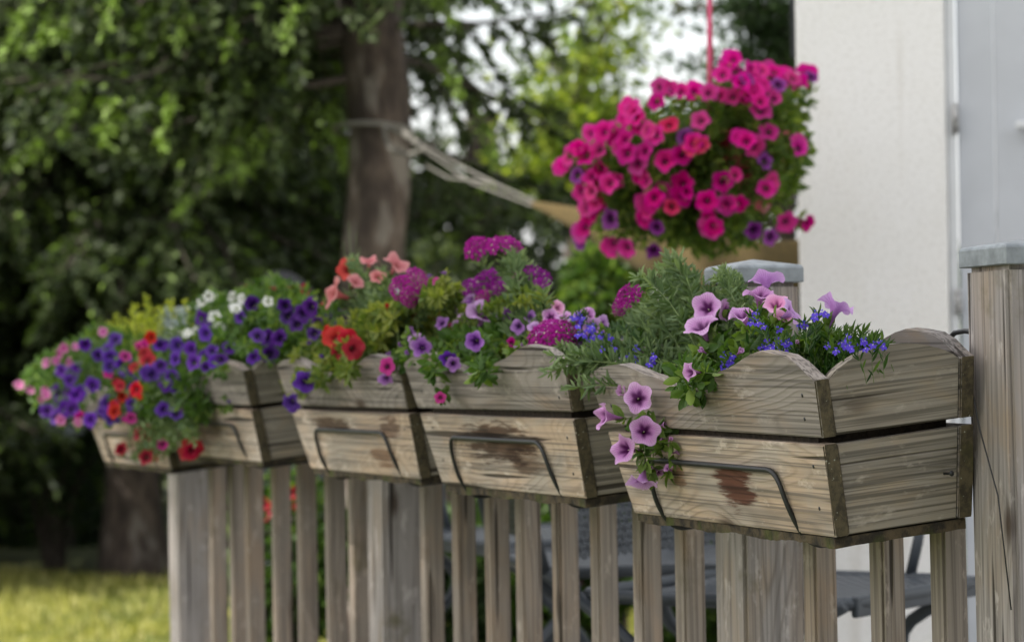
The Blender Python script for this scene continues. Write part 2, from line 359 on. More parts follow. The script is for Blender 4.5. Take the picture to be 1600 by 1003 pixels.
PET = {
 'lilac': petalmat('lilac_petal', (0.62, 0.28, 0.62), (0.72, 0.42, 0.74), (0.10, 0.01, 0.10), (0.24, 0.02, 0.26), 1.0, 0.42, 0.72, 34),
 'lilacpale': petalmat('pale_lilac_petal', (0.50, 0.27, 0.60), (0.60, 0.38, 0.68), (0.14, 0.02, 0.18), (0.24, 0.05, 0.30), 0.9, 0.42, 0.66, 36),
 'pinklilac': petalmat('pink_lilac_petal', (0.78, 0.30, 0.56), (0.80, 0.42, 0.66), (0.22, 0.03, 0.14), (0.36, 0.05, 0.25), 0.7, 0.4, 0.65, 34),
 'violet': petalmat('violet_petal', (0.30, 0.10, 0.45), (0.42, 0.20, 0.58), (0.05, 0.01, 0.10), (0.13, 0.02, 0.22), 0.7, 0.42, 0.66, 30),
 'purple': petalmat('purple_petal', (0.085, 0.02, 0.27), (0.14, 0.04, 0.40), (0.02, 0.004, 0.07), (0.05, 0.01, 0.14), 0.5, 0.38, 0.6, 26),
 'darkpurple': petalmat('dark_purple_petal', (0.05, 0.010, 0.14), (0.085, 0.02, 0.22), (0.01, 0.003, 0.03), (0.02, 0.005, 0.06), 0.5, 0.45, 0.7, 26),
 'red': petalmat('red_petal', (0.40, 0.003, 0.007), (0.48, 0.005, 0.011), (0.18, 0.0, 0.01), (0.30, 0.0, 0.01), 0.4, 0.4, 0.62, 24),
 'crimson': petalmat('crimson_petal', (0.36, 0.006, 0.02), (0.46, 0.01, 0.035), (0.10, 0.0, 0.01), (0.16, 0.0, 0.01), 0.4, 0.4, 0.62, 24),
 'salmon': petalmat('salmon_petal', (0.70, 0.20, 0.22), (0.74, 0.30, 0.30), (0.45, 0.10, 0.10), (0.45, 0.08, 0.11), 0.5, 0.4, 0.66, 28),
 'pink': petalmat('pink_petal', (0.70, 0.16, 0.46), (0.74, 0.26, 0.55), (0.30, 0.03, 0.2), (0.4, 0.04, 0.25), 0.5, 0.4, 0.62, 24),
 'white': petalmat('white_petal', (0.80, 0.80, 0.78), (0.84, 0.84, 0.84), (0.6, 0.62, 0.4), (0.6, 0.6, 0.55), 0.2, 0.3, 0.5, 24),
 'hot': petalmat('hot_pink_petal', (0.74, 0.006, 0.25), (0.80, 0.015, 0.36), (0.16, 0.002, 0.07), (0.5, 0.004, 0.2), 0.45, 0.38, 0.60, 26, 0.5),
 'hotred': petalmat('coral_red_petal', (0.72, 0.015, 0.10), (0.78, 0.03, 0.16), (0.22, 0.002, 0.05), (0.5, 0.01, 0.1), 0.4, 0.38, 0.6, 26, 0.4),
 'magenta': petalmat('magenta_petal', (0.56, 0.010, 0.24), (0.62, 0.02, 0.32), (0.10, 0.0, 0.06), (0.25, 0.0, 0.12), 0.5, 0.4, 0.62, 26, 0.45),
 'plum': petalmat('plum_petal', (0.20, 0.02, 0.22), (0.28, 0.04, 0.32), (0.05, 0.0, 0.06), (0.1, 0.0, 0.1), 0.5, 0.5, 0.74, 26),
}
def flat(name, a, b, trans=0.3):
    k = NT(name, 0.65); n = k.noise(k.obj(), 160, 3, 0.6); c = k.mix(k.ramp(n, 0.4, 0.65), a, b); k.color(c)
    k.p.inputs['Specular IOR Level'].default_value = 0.2
    tr = k.n('ShaderNodeBsdfTranslucent'); k.l(c, tr.inputs[0]); ms = k.n('ShaderNodeMixShader'); ms.inputs[0].default_value = trans
    k.l(k.p.outputs[0], ms.inputs[1]); k.l(tr.outputs[0], ms.inputs[2]); k.l(ms.outputs[0], k.t.nodes['Material Output'].inputs[0]); return k.m
MAT['verb'] = flat('verbena_magenta', (0.42, 0.012, 0.28), (0.30, 0.01, 0.24))
MAT['verbp'] = flat('verbena_purple', (0.30, 0.015, 0.28), (0.20, 0.01, 0.22))
MAT['lob'] = flat('lobelia_blue', (0.11, 0.07, 0.72), (0.17, 0.09, 0.62))
MAT['eye'] = plain('flower_eye', (0.75, 0.7, 0.5), 0.7)

# ------------------------------------------------------------------ leaf clouds (vectorised)
def frames(d):
    d = d / (np.linalg.norm(d, axis=1, keepdims=True) + 1e-9)
    a = nr.normal(size=d.shape); s = np.cross(d, a); s /= (np.linalg.norm(s, axis=1, keepdims=True) + 1e-9)
    return d, s, np.cross(d, s)
def cloud(name, mat, P, Dr, L, Wd, tint, parent=None, shape='diamond', side=None):
    """P leaf bases (N,3), Dr directions, L lengths, Wd widths, tint (N,2)"""
    N = len(P); d, s, nrm = frames(Dr)
    if side is not None:
        s = side; nrm = np.cross(d, s)
    L = np.broadcast_to(L, (N,))[:, None]; Wd = np.broadcast_to(Wd, (N,))[:, None]
    if shape == 'diamond':
        pts = np.stack([P, P + d * L * .45 + s * Wd * .5 + nrm * Wd * .12, P + d * L, P + d * L * .45 - s * Wd * .5 + nrm * Wd * .12], 1)
        faces = np.array([[0, 1, 2, 3]]); nv = 4
    else:   # folded, curled leaf of 6 quads
        u = [(0, 0, 0), (.22, .36, .02), (.55, .5, 0), (.82, .3, -.06), (1, 0, -.16), (.82, -.3, -.06), (.55, -.5, 0), (.22, -.36, .02),
             (.22, 0, -.07), (.55, 0, -.10), (.82, 0, -.12)]
        pts = np.stack([P + d * L * a + s * Wd * b + nrm * (L * c) for a, b, c in u], 1); nv = 11
        faces = None
        fl = [(0, 8, 1, 1), (8, 9, 2, 1), (9, 10, 3, 2), (10, 4, 3, 3), (0, 7, 8, 8), (7, 6, 9, 8), (6, 5, 10, 9), (5, 4, 10, 10)]
    me = bpy.data.meshes.new(name)
    V = pts.reshape(-1, 3)
    if faces is not None:
        F = (faces[None] + (np.arange(N) * nv)[:, None, None]).reshape(-1, 4)
        me.vertices.add(len(V)); me.vertices.foreach_set('co', V.astype(np.float32).ravel())
        me.loops.add(F.size); me.loops.foreach_set('vertex_index', F.astype(np.int32).ravel())
        me.polygons.add(len(F)); me.polygons.foreach_set('loop_start', (np.arange(len(F)) * 4).astype(np.int32))
        try: me.polygons.foreach_set('loop_total', np.full(len(F), 4, np.int32))
        except Exception: pass
    else:
        idx, st, tot = [], [], []; c = 0
        pat = [tuple(dict.fromkeys(f)) for f in fl]
        flatp = np.concatenate([np.array(p) for p in pat]); lens = np.array([len(p) for p in pat])
        idx = (flatp[None] + (np.arange(N) * nv)[:, None]).ravel().astype(np.int32)
        lensN = np.tile(lens, N); st = np.concatenate([[0], np.cumsum(lensN)[:-1]]).astype(np.int32)
        me.vertices.add(len(V)); me.vertices.foreach_set('co', V.astype(np.float32).ravel())
        me.loops.add(len(idx)); me.loops.foreach_set('vertex_index', idx)
        me.polygons.add(len(lensN)); me.polygons.foreach_set('loop_start', st)
        try: me.polygons.foreach_set('loop_total', lensN.astype(np.int32))
        except Exception: pass
    me.update(calc_edges=True)
    at_ = me.attributes.new('tint', 'FLOAT_COLOR', 'POINT')
    T = np.zeros((N, nv, 4), np.float32); T[:, :, :2] = tint[:, None, :]; T[:, :, 3] = 1
    at_.data.foreach_set('color', T.ravel())
    return mobj(name, me, mat, parent)
def rtint(N, tip=0.12, base=None):
    t = np.clip(nr.normal(0.4, 0.28, (N, 2)) if base is None else base, 0, 1)
    t[:, 1] = np.where(nr.rand(N) < tip, nr.uniform(.4, 1, N), 0); return t
def ell(N, c, r, shell=0.0):
    v = nr.normal(size=(N, 3)); v /= np.linalg.norm(v, axis=1, keepdims=True)
    q = nr.rand(N, 1) ** (1 / 3.0) * (1 - shell) + shell
    return np.array(c) + v * q * np.array(r), v
def A(v): return np.array(v, float)

# ------------------------------------------------------------------ flower meshes (shared)
def petunia_mesh(key, seed, seg=40, deep=1.0, closed=0.0, R0=1.0):
    q = random.Random(seed); prof = [(-1.25, .05, 0), (-1.0, .085, .1), (-.75, .12, .22), (-.5, .17, .34), (-.28, .25, .46), (-.12, .38, .57), (-.04, .56, .70), (0, .78, .86), (-.025, 1.0, 1.0)]
    V, F, UV = [], [], []
    ph = [q.uniform(0, 6.28) for _ in range(4)]; am = [q.uniform(-.13, .13) for _ in range(4)]
    lob = [q.uniform(.92, 1.07) for _ in range(5)]; tilt = [q.uniform(-.10, .10) for _ in range(5)]
    for (z, r, v) in prof:
        for i in range(seg):
            a = 2 * math.pi * i / seg; w = max(0, (v - .45) / .55)
            l5 = a * 5 / (2 * math.pi); li = int(l5 + .5) % 5
            notch = 1 - .16 * w * w * (1 - abs(math.cos(a * 2.5))) ** 1.0 * 1.0
            notch = 1 - .20 * w * w * (abs(math.sin(a * 2.5)) ** 3)
            rr = r * notch * (1 + w * (lob[li] - 1) * abs(math.cos(a * 2.5)))
            zz = z * deep + w * w * (.10 * math.sin(a * 2.5) ** 2 * 1.2 + sum(am[k] * math.sin((k + 2) * a + ph[k]) for k in range(4)) + .02 * math.sin(17 * a + ph[0])) + w * tilt[li] * abs(math.cos(a * 2.5))
            if closed: rr = rr * (1 - closed * w * .55); zz += closed * w * .45
            V.append((rr * math.cos(a) * R0, rr * math.sin(a) * R0, zz * R0))
    n = len(prof)
    me_uv = []
    for j in range(n - 1):
        for i in range(seg):
            a, b = j * seg + i, j * seg + (i + 1) % seg
            F.append((a, b, b + seg, a + seg))
            me_uv += [(i / seg, prof[j][2]), ((i + 1) / seg, prof[j][2]), ((i + 1) / seg, prof[j + 1][2]), (i / seg, prof[j + 1][2])]
    np_ = len(F)
    # calyx: five narrow sepals and a cap at the tube base
    z0 = -1.25 * deep
    for kx in range(5):
        a = 2 * math.pi * kx / 5; b0 = len(V)
        for (rad, dz, wd) in ((.05, -.06, .05), (.15, .22, .07), (.27, .42, .0)):
            for sgn in ((-1, 1) if wd else (0,)):
                V.append(((rad * math.cos(a) - sgn * wd * math.sin(a)) * R0, (rad * math.sin(a) + sgn * wd * math.cos(a)) * R0, (z0 + dz) * R0))
        F.append((b0, b0 + 1, b0 + 3, b0 + 2)); F.append((b0 + 2, b0 + 3, b0 + 4))
    b0 = len(V)
    for kx in range(6):
        a = 2 * math.pi * kx / 6; V.append((.08 * math.cos(a) * R0, .08 * math.sin(a) * R0, (z0 + .02) * R0))
    V.append((0, 0, (z0 - .16) * R0))
    for kx in range(6): F.append((b0 + kx, b0 + (kx + 1) % 6, b0 + 6))
    # stamens
    b1 = len(F)
    for kx in range(6):
        a = 2 * math.pi * kx / 6; V.append((.05 * math.cos(a) * R0, .05 * math.sin(a) * R0, -.5 * R0))
    V.append((0, 0, -.28 * R0)); b2 = len(V) - 7
    for kx in range(6): F.append((b2 + kx, b2 + (kx + 1) % 6, b2 + 6))
    me = bpy.data.meshes.new('flower'); me.from_pydata(V, [], F)
    uvl = me.uv_layers.new(name='UVMap')
    arr = np.zeros((len(me.loops), 2), np.float32); arr[:len(me_uv)] = np.array(me_uv); uvl.data.foreach_set('uv', arr.ravel())
    mi = np.zeros(len(F), np.int32); mi[np_:b1] = 1; mi[b1:] = 2
    me.polygons.foreach_set('material_index', mi)
    me.materials.append(PET[key]); me.materials.append(MAT['calyx']); me.materials.append(MAT['eye'])
    me.polygons.foreach_set('use_smooth', [True] * len(F)); me.update()
    return me
PM = {}
def petunia(key, closed=False, lo=False):
    kk = (key, closed, lo)
    if kk not in PM: PM[kk] = [petunia_mesh(key, 31 * i + hash_(key), 20 if lo else 40, 1.0, (.8 if closed else 0) if i != 2 else .35) for i in range(5 if lo else 4)]
    return rnd.choice(PM[kk])
def hash_(s): return sum((i + 1) * ord(c) for i, c in enumerate(s))
def floret(V, F, M, c, nrm, r, mi, eye=True, q=rnd):
    nrm = nrm.normalized(); x = nrm.orthogonal().normalized(); y = nrm.cross(x); a0 = q.uniform(0, 6.28)
    for k in range(5):
        a = a0 + k * 2 * math.pi / 5; b = len(V)
        def pt(rr, da, h): return c + (x * math.cos(a + da) + y * math.sin(a + da)) * rr * r + nrm * h * r
        V += [pt(.08, 0, -.1), pt(.7, -.42, .05), pt(1.0, -.28, -.02), pt(.86, 0, .10), pt(1.0, .28, -.02), pt(.7, .42, .05)]
        F.append((b, b + 1, b + 2, b + 3)); F.append((b, b + 3, b + 4, b + 5)); M += [mi, mi]
    if eye:
        b = len(V)
        V += [c + (x * math.cos(k * 2.09) + y * math.sin(k * 2.09)) * r * .16 + nrm * r * .06 for k in range(3)]
        F.append((b, b + 1, b + 2)); M.append(2)
def umbel_mesh(key, seed, n=22, fr=.40):
    q = random.Random(seed); V, F, M = [], [], []
    for i in range(n):
        z = 1 - (i + .5) / n * 1.15; rr = math.sqrt(max(0, 1 - z * z)); a = i * 2.39996 + q.uniform(-.2, .2)
        d = Vector((rr * math.cos(a), rr * math.sin(a), z * .6)); c = d * q.uniform(.82, 1.05)
        floret(V, F, M, c, Vector((d.x, d.y, z + .35)) + Vector((q.uniform(-.3, .3), q.uniform(-.3, .3), 0)), fr * q.uniform(.85, 1.15), 0, q.random() < .6, q)
        b = len(V); V += [c * .97 + Vector((.012, 0, 0)), c * .97 - Vector((.012, 0, 0)), Vector((0, 0, -.45))]; F.append((b, b + 1, b + 2)); M.append(1)
    me = bpy.data.meshes.new('flower_cluster'); me.from_pydata(V, [], F); me.polygons.foreach_set('material_index', M)
    for m in (MAT[key], MAT['calyx'], MAT['eye']): me.materials.append(m)
    me.update(); return me
UM = {k: [umbel_mesh(k, 5 + i * 7) for i in range(3)] for k in ('verb', 'verbp')}
def lobelia_mesh(seed):
    q = random.Random(seed); V, F, M = [], [], []
    for (a, w, l) in ((-1.57, .5, 1.0), (-.75, .42, .95), (-2.4, .42, .95), (1.2, .16, .6), (1.95, .16, .6)):
        d = Vector((math.cos(a), math.sin(a), 0)); s = Vector((-d.y, d.x, 0)); b = len(V)
        z = Vector((0, 0, 1)); u = q.uniform(-.1, .2)
        V += [d * .05, d * l * .5 + s * w * .6 + z * .1, d * l * .9 + s * w * .45 + z * u, d * l * 1.05 + z * (u - .05), d * l * .9 - s * w * .45 + z * u, d * l * .5 - s * w * .6 + z * .1]
        F.append((b, b + 1, b + 2, b + 3)); F.append((b, b + 3, b + 4, b + 5)); M += [0, 0]
    b = len(V); V += [Vector((.13, -.1, .07)), Vector((0, -.32, .09)), Vector((-.13, -.1, .07))]; F.append((b, b + 1, b + 2)); M.append(2)
    b = len(V); V += [Vector((.1, 0, 0)), Vector((-.1, 0, 0)), Vector((0, 0, -.9)), Vector((0, .1, 0)), Vector((0, -.1, 0))]; F += [(b, b + 1, b + 2), (b + 3, b + 4, b + 2)]; M += [0, 0]
    me = bpy.data.meshes.new('flower'); me.from_pydata(V, [], F); me.polygons.foreach_set('material_index', M)
    for m in (MAT['lob'], MAT['calyx'], MAT['eye']): me.materials.append(m)
    me.update(); return me
LM = [lobelia_mesh(i) for i in range(3)]
def put(me, parent, loc, d, size, name='flower', roll=None):
    o = bpy.data.objects.new(name, me); COL.objects.link(o); o.parent = parent
    q = Vector(d).to_track_quat('Z', 'Y')
    o.rotation_mode = 'QUATERNION'
    from mathutils import Quaternion
    o.rotation_quaternion = q @ Quaternion((0, 0, 1), rnd.uniform(0, 6.28) if roll is None else roll)
    o.location = Vector(loc) - parent.location; o.scale = (size * rnd.uniform(.88, 1.08), size * rnd.uniform(.88, 1.08), size * rnd.uniform(.8, 1.2)) if len(me.vertices) > 100 else (size,) * 3
    return o

# ------------------------------------------------------------------ plants
LEAFSPEC = {  # length, width, per-metre density, material, spread
 'leaf': (.023, .0105, 260, 'leaf', .8), 'leafh': (.026, .0115, 260, 'leafh', .8), 'leafy': (.020, .008, 480, 'leafy', .8), 'leafg': (.017, .0055, 520, 'leafg', .75),
 'leafl': (.017, .0032, 420, 'leafl', .5), 'leafs': (.010, .004, 1000, 'leafs', .9), 'leafb': (.024, .009, 500, 'leafb', .8),
 'verb': (.030, .0075, 230, 'leafg', .7)}
def plant(name, label, cat, root, flowers, sprigs, spec='leaf', group=None, stem_r=.0011, lo=False, blob=None, dens=1.0, droop=0.0, lscale=1.0):
    """flowers: (kind, pos, dir, size); sprigs: end points of leafy stems"""
    root = Vector(root); e = tag(empty(name, root), label, cat, group)
    L, Wd, den, mk, spread = LEAFSPEC[spec]; L *= lscale; Wd *= lscale; den /= lscale
    V, F = [], []; LP, LD, LT = [], [], []
    def stem(a, b, r, leafy=1.0, tdir=None):
        d = b - a; ln = d.length
        mid = a + d * .45 + Vector((rnd.uniform(-.12, .12), rnd.uniform(-.12, .12), .22 + rnd.uniform(-.08, .10))) * ln
        if tdir is not None: pts = bez(a, mid, b - tdir * ln * .25, 8, b)
        else: pts = bez(a, mid, b, 8)
        tube_data(V, F, [p - root for p in pts], [r * (1.25 - .6 * i / 8) for i in range(9)], 5 if not lo else 3, False)
        n = int(ln * den * dens * leafy + rnd.random())
        for _ in range(n):
            t = rnd.random() ** .75 * .98; i = min(7, int(t * 8)); f = t * 8 - i
            p = pts[i].lerp(pts[i + 1], f); ax = (pts[i + 1] - pts[i]).normalized()
            o = Vector((rnd.gauss(0, 1), rnd.gauss(0, 1), rnd.gauss(0, 1))); o = (o - ax * o.dot(ax)).normalized()
            LP.append(A(p - root)); LD.append(A(ax * (1 - spread) + o * spread + Vector((0, 0, .12 - droop)))); LT.append(1.0 if t > .9 else 0.0)
        if leafy:
            for _ in range(5):
                o = Vector((rnd.gauss(0, 1), rnd.gauss(0, 1), rnd.gauss(0, 1))).normalized(); ax = (pts[-1] - pts[-2]).normalized()
                LP.append(A(pts[-1] - root)); LD.append(A(ax + o * .8)); LT.append(1.0)
    def rootpt(): return root + Vector(P3) * rnd.uniform(-.015, .015) + Vector(D3) * rnd.uniform(-.03, .03)
    for (kind, pos, d, size) in flowers:
        pos = Vector(pos); d = Vector(d).normalized()
        if kind in ('verb', 'verbp'):
            put(rnd.choice(UM[kind]), e, pos, d, size, 'flower_cluster'); stem(rootpt(), pos - d * size * .4, stem_r * 1.2, .8, d)
        elif kind == 'lob':
            put(rnd.choice(LM), e, pos, d, size, 'flower', rnd.uniform(-.5, .5)); b = pos - d * size * .9
            a = b + Vector((rnd.uniform(-.02, .02), rnd.uniform(-.02, .02), -rnd.uniform(.02, .05)))
            if rnd.random() < .4: stem(a, b, stem_r * .5, .5)
        else:
            cl = kind.endswith('*'); key = kind.strip('*')
            put(petunia(key, cl, lo), e, pos, d, size); stem(rootpt(), pos - d * size * 1.3, stem_r, .8 if not lo else .4, d)
    for b in sprigs: stem(rootpt(), Vector(b), stem_r * rnd.uniform(.7, 1.1), 1.0)
    nb = {'leaf': 7, 'leafy': 6, 'leafh': 10}.get(spec, 0)
    key0 = [f_[0].strip('*') for f_ in flowers if f_[0].strip('*') in PET]
    if key0 and sprigs:
        for b in rnd.sample(sprigs, min(nb, len(sprigs))):
            put(petunia(key0[0], True, True), e, Vector(b) + Vector((0, -.012, .006)), vdir(rnd.uniform(-1, 1), rnd.uniform(-.2, 1), .6), rnd.uniform(.005, .009), 'bud')
    if blob:
        for (c, r, N) in blob:
            P, v = ell(N, A(Vector(c) - root), r, .25)
            dd = v * .6 + nr.normal(size=v.shape) * .7 + np.array([0, 0, .1 - droop])
            LP += list(P); LD += list(dd); LT += list((nr.rand(N) < .1).astype(float))
    if V: pyobj('stems', V, F, MAT['stem'], e, True)
    if LP:
        N = len(LP); t = rtint(N, .08); t[:, 1] = np.maximum(t[:, 1], np.array(LT) * nr.uniform(.2, .8, N))
        sz = nr.uniform(.6, 1.15, N)
        cloud('leaves', MAT[mk], np.array(LP), np.array(LD), L * sz, Wd * sz, t, e, 'diamond' if lo else 'leaf')
    return e

# =================================================================== SETTING
k = NT('lawn_ground', 0.95); co = k.obj(); n = k.noise(co, 6, 5, 0.6); n2 = k.noise(co, 0.7, 3)
c = k.mix(k.ramp(n, 0.35, 0.65), (0.035, 0.05, 0.014), (0.11, 0.13, 0.032)); c = k.mix(k.ramp(n2, 0.4, 0.65, 0, 0.5), c, (0.05, 0.065, 0.02))
k.color(c); k.bump(n, 0.7, 0.03); MAT['lawn'] = k.m
bm = bmesh.new(); bmesh.ops.create_grid(bm, x_segments=60, y_segments=60, size=150)
for v in bm.verts:
    v.co.y += 60
    if v.co.y > 30: v.co.z = min(6.0, (v.co.y - 30) * 0.03) + 0.3 * math.sin(v.co.x * .3)
tag(bobj('lawn', bm, MAT['lawn']), kind='structure')
bm = bmesh.new()
prism(bm, [(-2, 1.74), (6.9, 1.74), (6.9, 9.5), (-2, 9.5)], lambda a, b, q: tp(a, b, 0.33 if q == 0 else -0.05))
tag(bobj('terrace', bm, MAT['concrete']), kind='structure')
# grass blades on the near lawn
N = 42000
P = np.stack([nr.uniform(-3.2, .8, N), nr.uniform(10.2, 15.5, N), np.zeros(N)], 1)
Dd = nr.normal(size=(N, 3)) * .35 + np.array([0, 0, 1])
gp = np.sin(P[:, 0] * 7 + np.sin(P[:, 1] * 5) * 2) * np.sin(P[:, 1] * 4.1 + P[:, 0] * 2) 
gt = rtint(N, .2); gt[:, 0] = np.clip(gt[:, 0] + gp * .5, 0, 1); gt[:, 1] *= (gp > -.2)
cl = cloud('grass', MAT['grass'], P, Dd, nr.uniform(.03, .085, N) * (1 + .5 * gp), nr.uniform(.006, .012, N), gt)
tag(cl, kind='stuff')

# =================================================================== FENCE
fence = tag(empty('wooden_fence', tp(2.0, 1.80)), 'weathered grey wooden picket fence with square pickets and zinc capped posts under the flower boxes', 'fence')
def t_from_px(px, p):
    r = (px - 800) / FPX; return p * (CT - ST * r) / (CT * r + ST)
PW = 0.094
def local_box(w, d, z0, z1, bev):
    bm = bmesh.new(); add_box(bm, 0, w, 0, d, z0, z1, bev, 2); return bm
post_ts = []
for i, px in enumerate((1522, 1112, 568, 258)):
    t = t_from_px(px, 1.80); post_ts.append(t)
    bm = local_box(PW, PW, 0.0 if i else 0.0, CAMZ + .096, .006)
    o = bobj('fence_post', bm, MAT['post'], fence); 
    o.location = tp(t, 1.80) - fence.location; o.rotation_euler = (0, 0, FENCE_ROT)
    o.rotation_euler.rotate_axis('Y', R(-0.9 if i == 0 else -.35 if i == 1 else 0))
    e_ = .005; bm = bmesh.new()
    vs = [[bm.verts.new((x, y, z)) for x, y in ((-e_ + ii, -e_ + ii), (PW + e_ - ii, -e_ + ii), (PW + e_ - ii, PW + e_ - ii), (-e_ + ii, PW + e_ - ii))] for z, ii in ((0, 0), (.021, 0), (.0245, .003))]
    for j in range(2):
        for q in range(4): bm.faces.new((vs[j][q], vs[j][(q + 1) % 4], vs[j + 1][(q + 1) % 4], vs[j + 1][q]))
    ap = bm.verts.new((PW / 2, PW / 2, .034 if i else .031))
    for q in range(4): bm.faces.new((vs[2][q], vs[2][(q + 1) % 4], ap))
    bm.faces.new([vs[0][q] for q in (3, 2, 1, 0)])
    bmesh.ops.bevel(bm, geom=[e for e in bm.edges], offset=.0012, segments=1, affect='EDGES')
    cp = bobj('post_cap', bm, MAT['cap'], o); cp.location = (0, 0, CAMZ + .096)
BOXB = 0.214
zr = CAMZ - BOXB
for i, px in enumerate((1453, 1358, 1253, 1050, 983, 917, 858, 800, 753, 701, 652, 540, 503, 458, 420, 378, 353, 321)):
    t = t_from_px(px, 1.806)
    w = .035; th = .034
    bm = local_box(w, th, 0.12, zr + .02, .0035)
    o = bobj('picket', bm, MAT['picket'], fence); o.location = tp(t, 1.806) - fence.location; o.rotation_euler = (0, 0, FENCE_ROT)
    o.rotation_euler.rotate_axis('Y', R((-0.9 + .2 * rnd.random()) if i < 3 else -.25 + rnd.uniform(-.25, .2)))
for a, b in ((0, 1), (1, 2), (2, 3)):
    t0, t1 = post_ts[a], post_ts[b] - PW
    if a == 0: t0 += .16
    for z0, z1, p0, p1 in ((zr + .022, zr + .062, 1.842, 1.87), (.16, .21, 1.836, 1.87)):
        bm = local_box(t1 - t0 - .004, p1 - p0, z0, z1, .003)
        o = bobj('rail', bm, MAT['rail'], fence); o.location = tp(t1 - .002, p0) - fence.location; o.rotation_euler = (0, 0, FENCE_ROT)
# thin wire climbing on the near post
V, F = [], []
tube_data(V, F, [tp(post_ts[0] - .002, 1.786, CAMZ - .0), tp(post_ts[0] - .03, 1.7855, CAMZ - .09), tp(post_ts[0] - .07, 1.785, CAMZ - .17), tp(post_ts[0] - PW, 1.785, CAMZ - .30)], .0009, 5)
w_ = pyobj('tie_wire', [v - fence.location for v in V], F, MAT['wire'], fence, True)

# =================================================================== PLANTER BOXES
HB = .278; FL = .042                                     # half bottom length, end flare
def hx(z): return HB + FL * z / .17
def yf(z): return -.029 * z / .17
PD = .185; TK = .019
def scal(seed, hl, hr, dip, zl, zr_):
    q = random.Random(seed); pts = []
    n = 30
    for i in range(n + 1):
        u = i / n
        ctrl = [(0, zl), (.07, zl + .3 * (hl - zl) + .006), (.17, hl), (.33, (hl + dip) / 2), (.45, dip), (.64, (dip + hr) / 2 + .002), (.80, hr), (.90, hr - .005), (1, zr_)]
        for j in range(len(ctrl) - 1):
            if ctrl[j][0] <= u <= ctrl[j + 1][0]:
                f = (u - ctrl[j][0]) / (ctrl[j + 1][0] - ctrl[j][0]); f = f * f * (3 - 2 * f) * .55 + f * .45
                z = ctrl[j][1] + f * (ctrl[j + 1][1] - ctrl[j][1]); break
        pts.append((u, z))
    return pts
boxes = {}
SPEC = {4: (2.952, 3.508, .214, 5.6), 3: (3.68, 4.214, .199, 5.6), 2: (4.325, 4.88, .193, 6.0), 1: (5.17, 5.727, .190, 6.0), 0: (5.80, 6.36, .222, 6.5)}
BLAB = {4: 'weathered wooden planter box nearest the camera with pink lilac petunias and blue lobelia in it',
        3: 'planter box with the tall magenta verbena in it and a dark brown stain below',
        2: 'wooden planter box with salmon and red flowers in it and pale blotched lower board',
        1: 'planter box under white and purple flowers with its rounded end board showing',
        0: 'farthest wooden planter box, mostly hidden under trailing purple and red flowers'}
def wob(seed, a=.0012): 
    q = random.Random(seed); return [q.uniform(-a, a) for _ in range(8)]
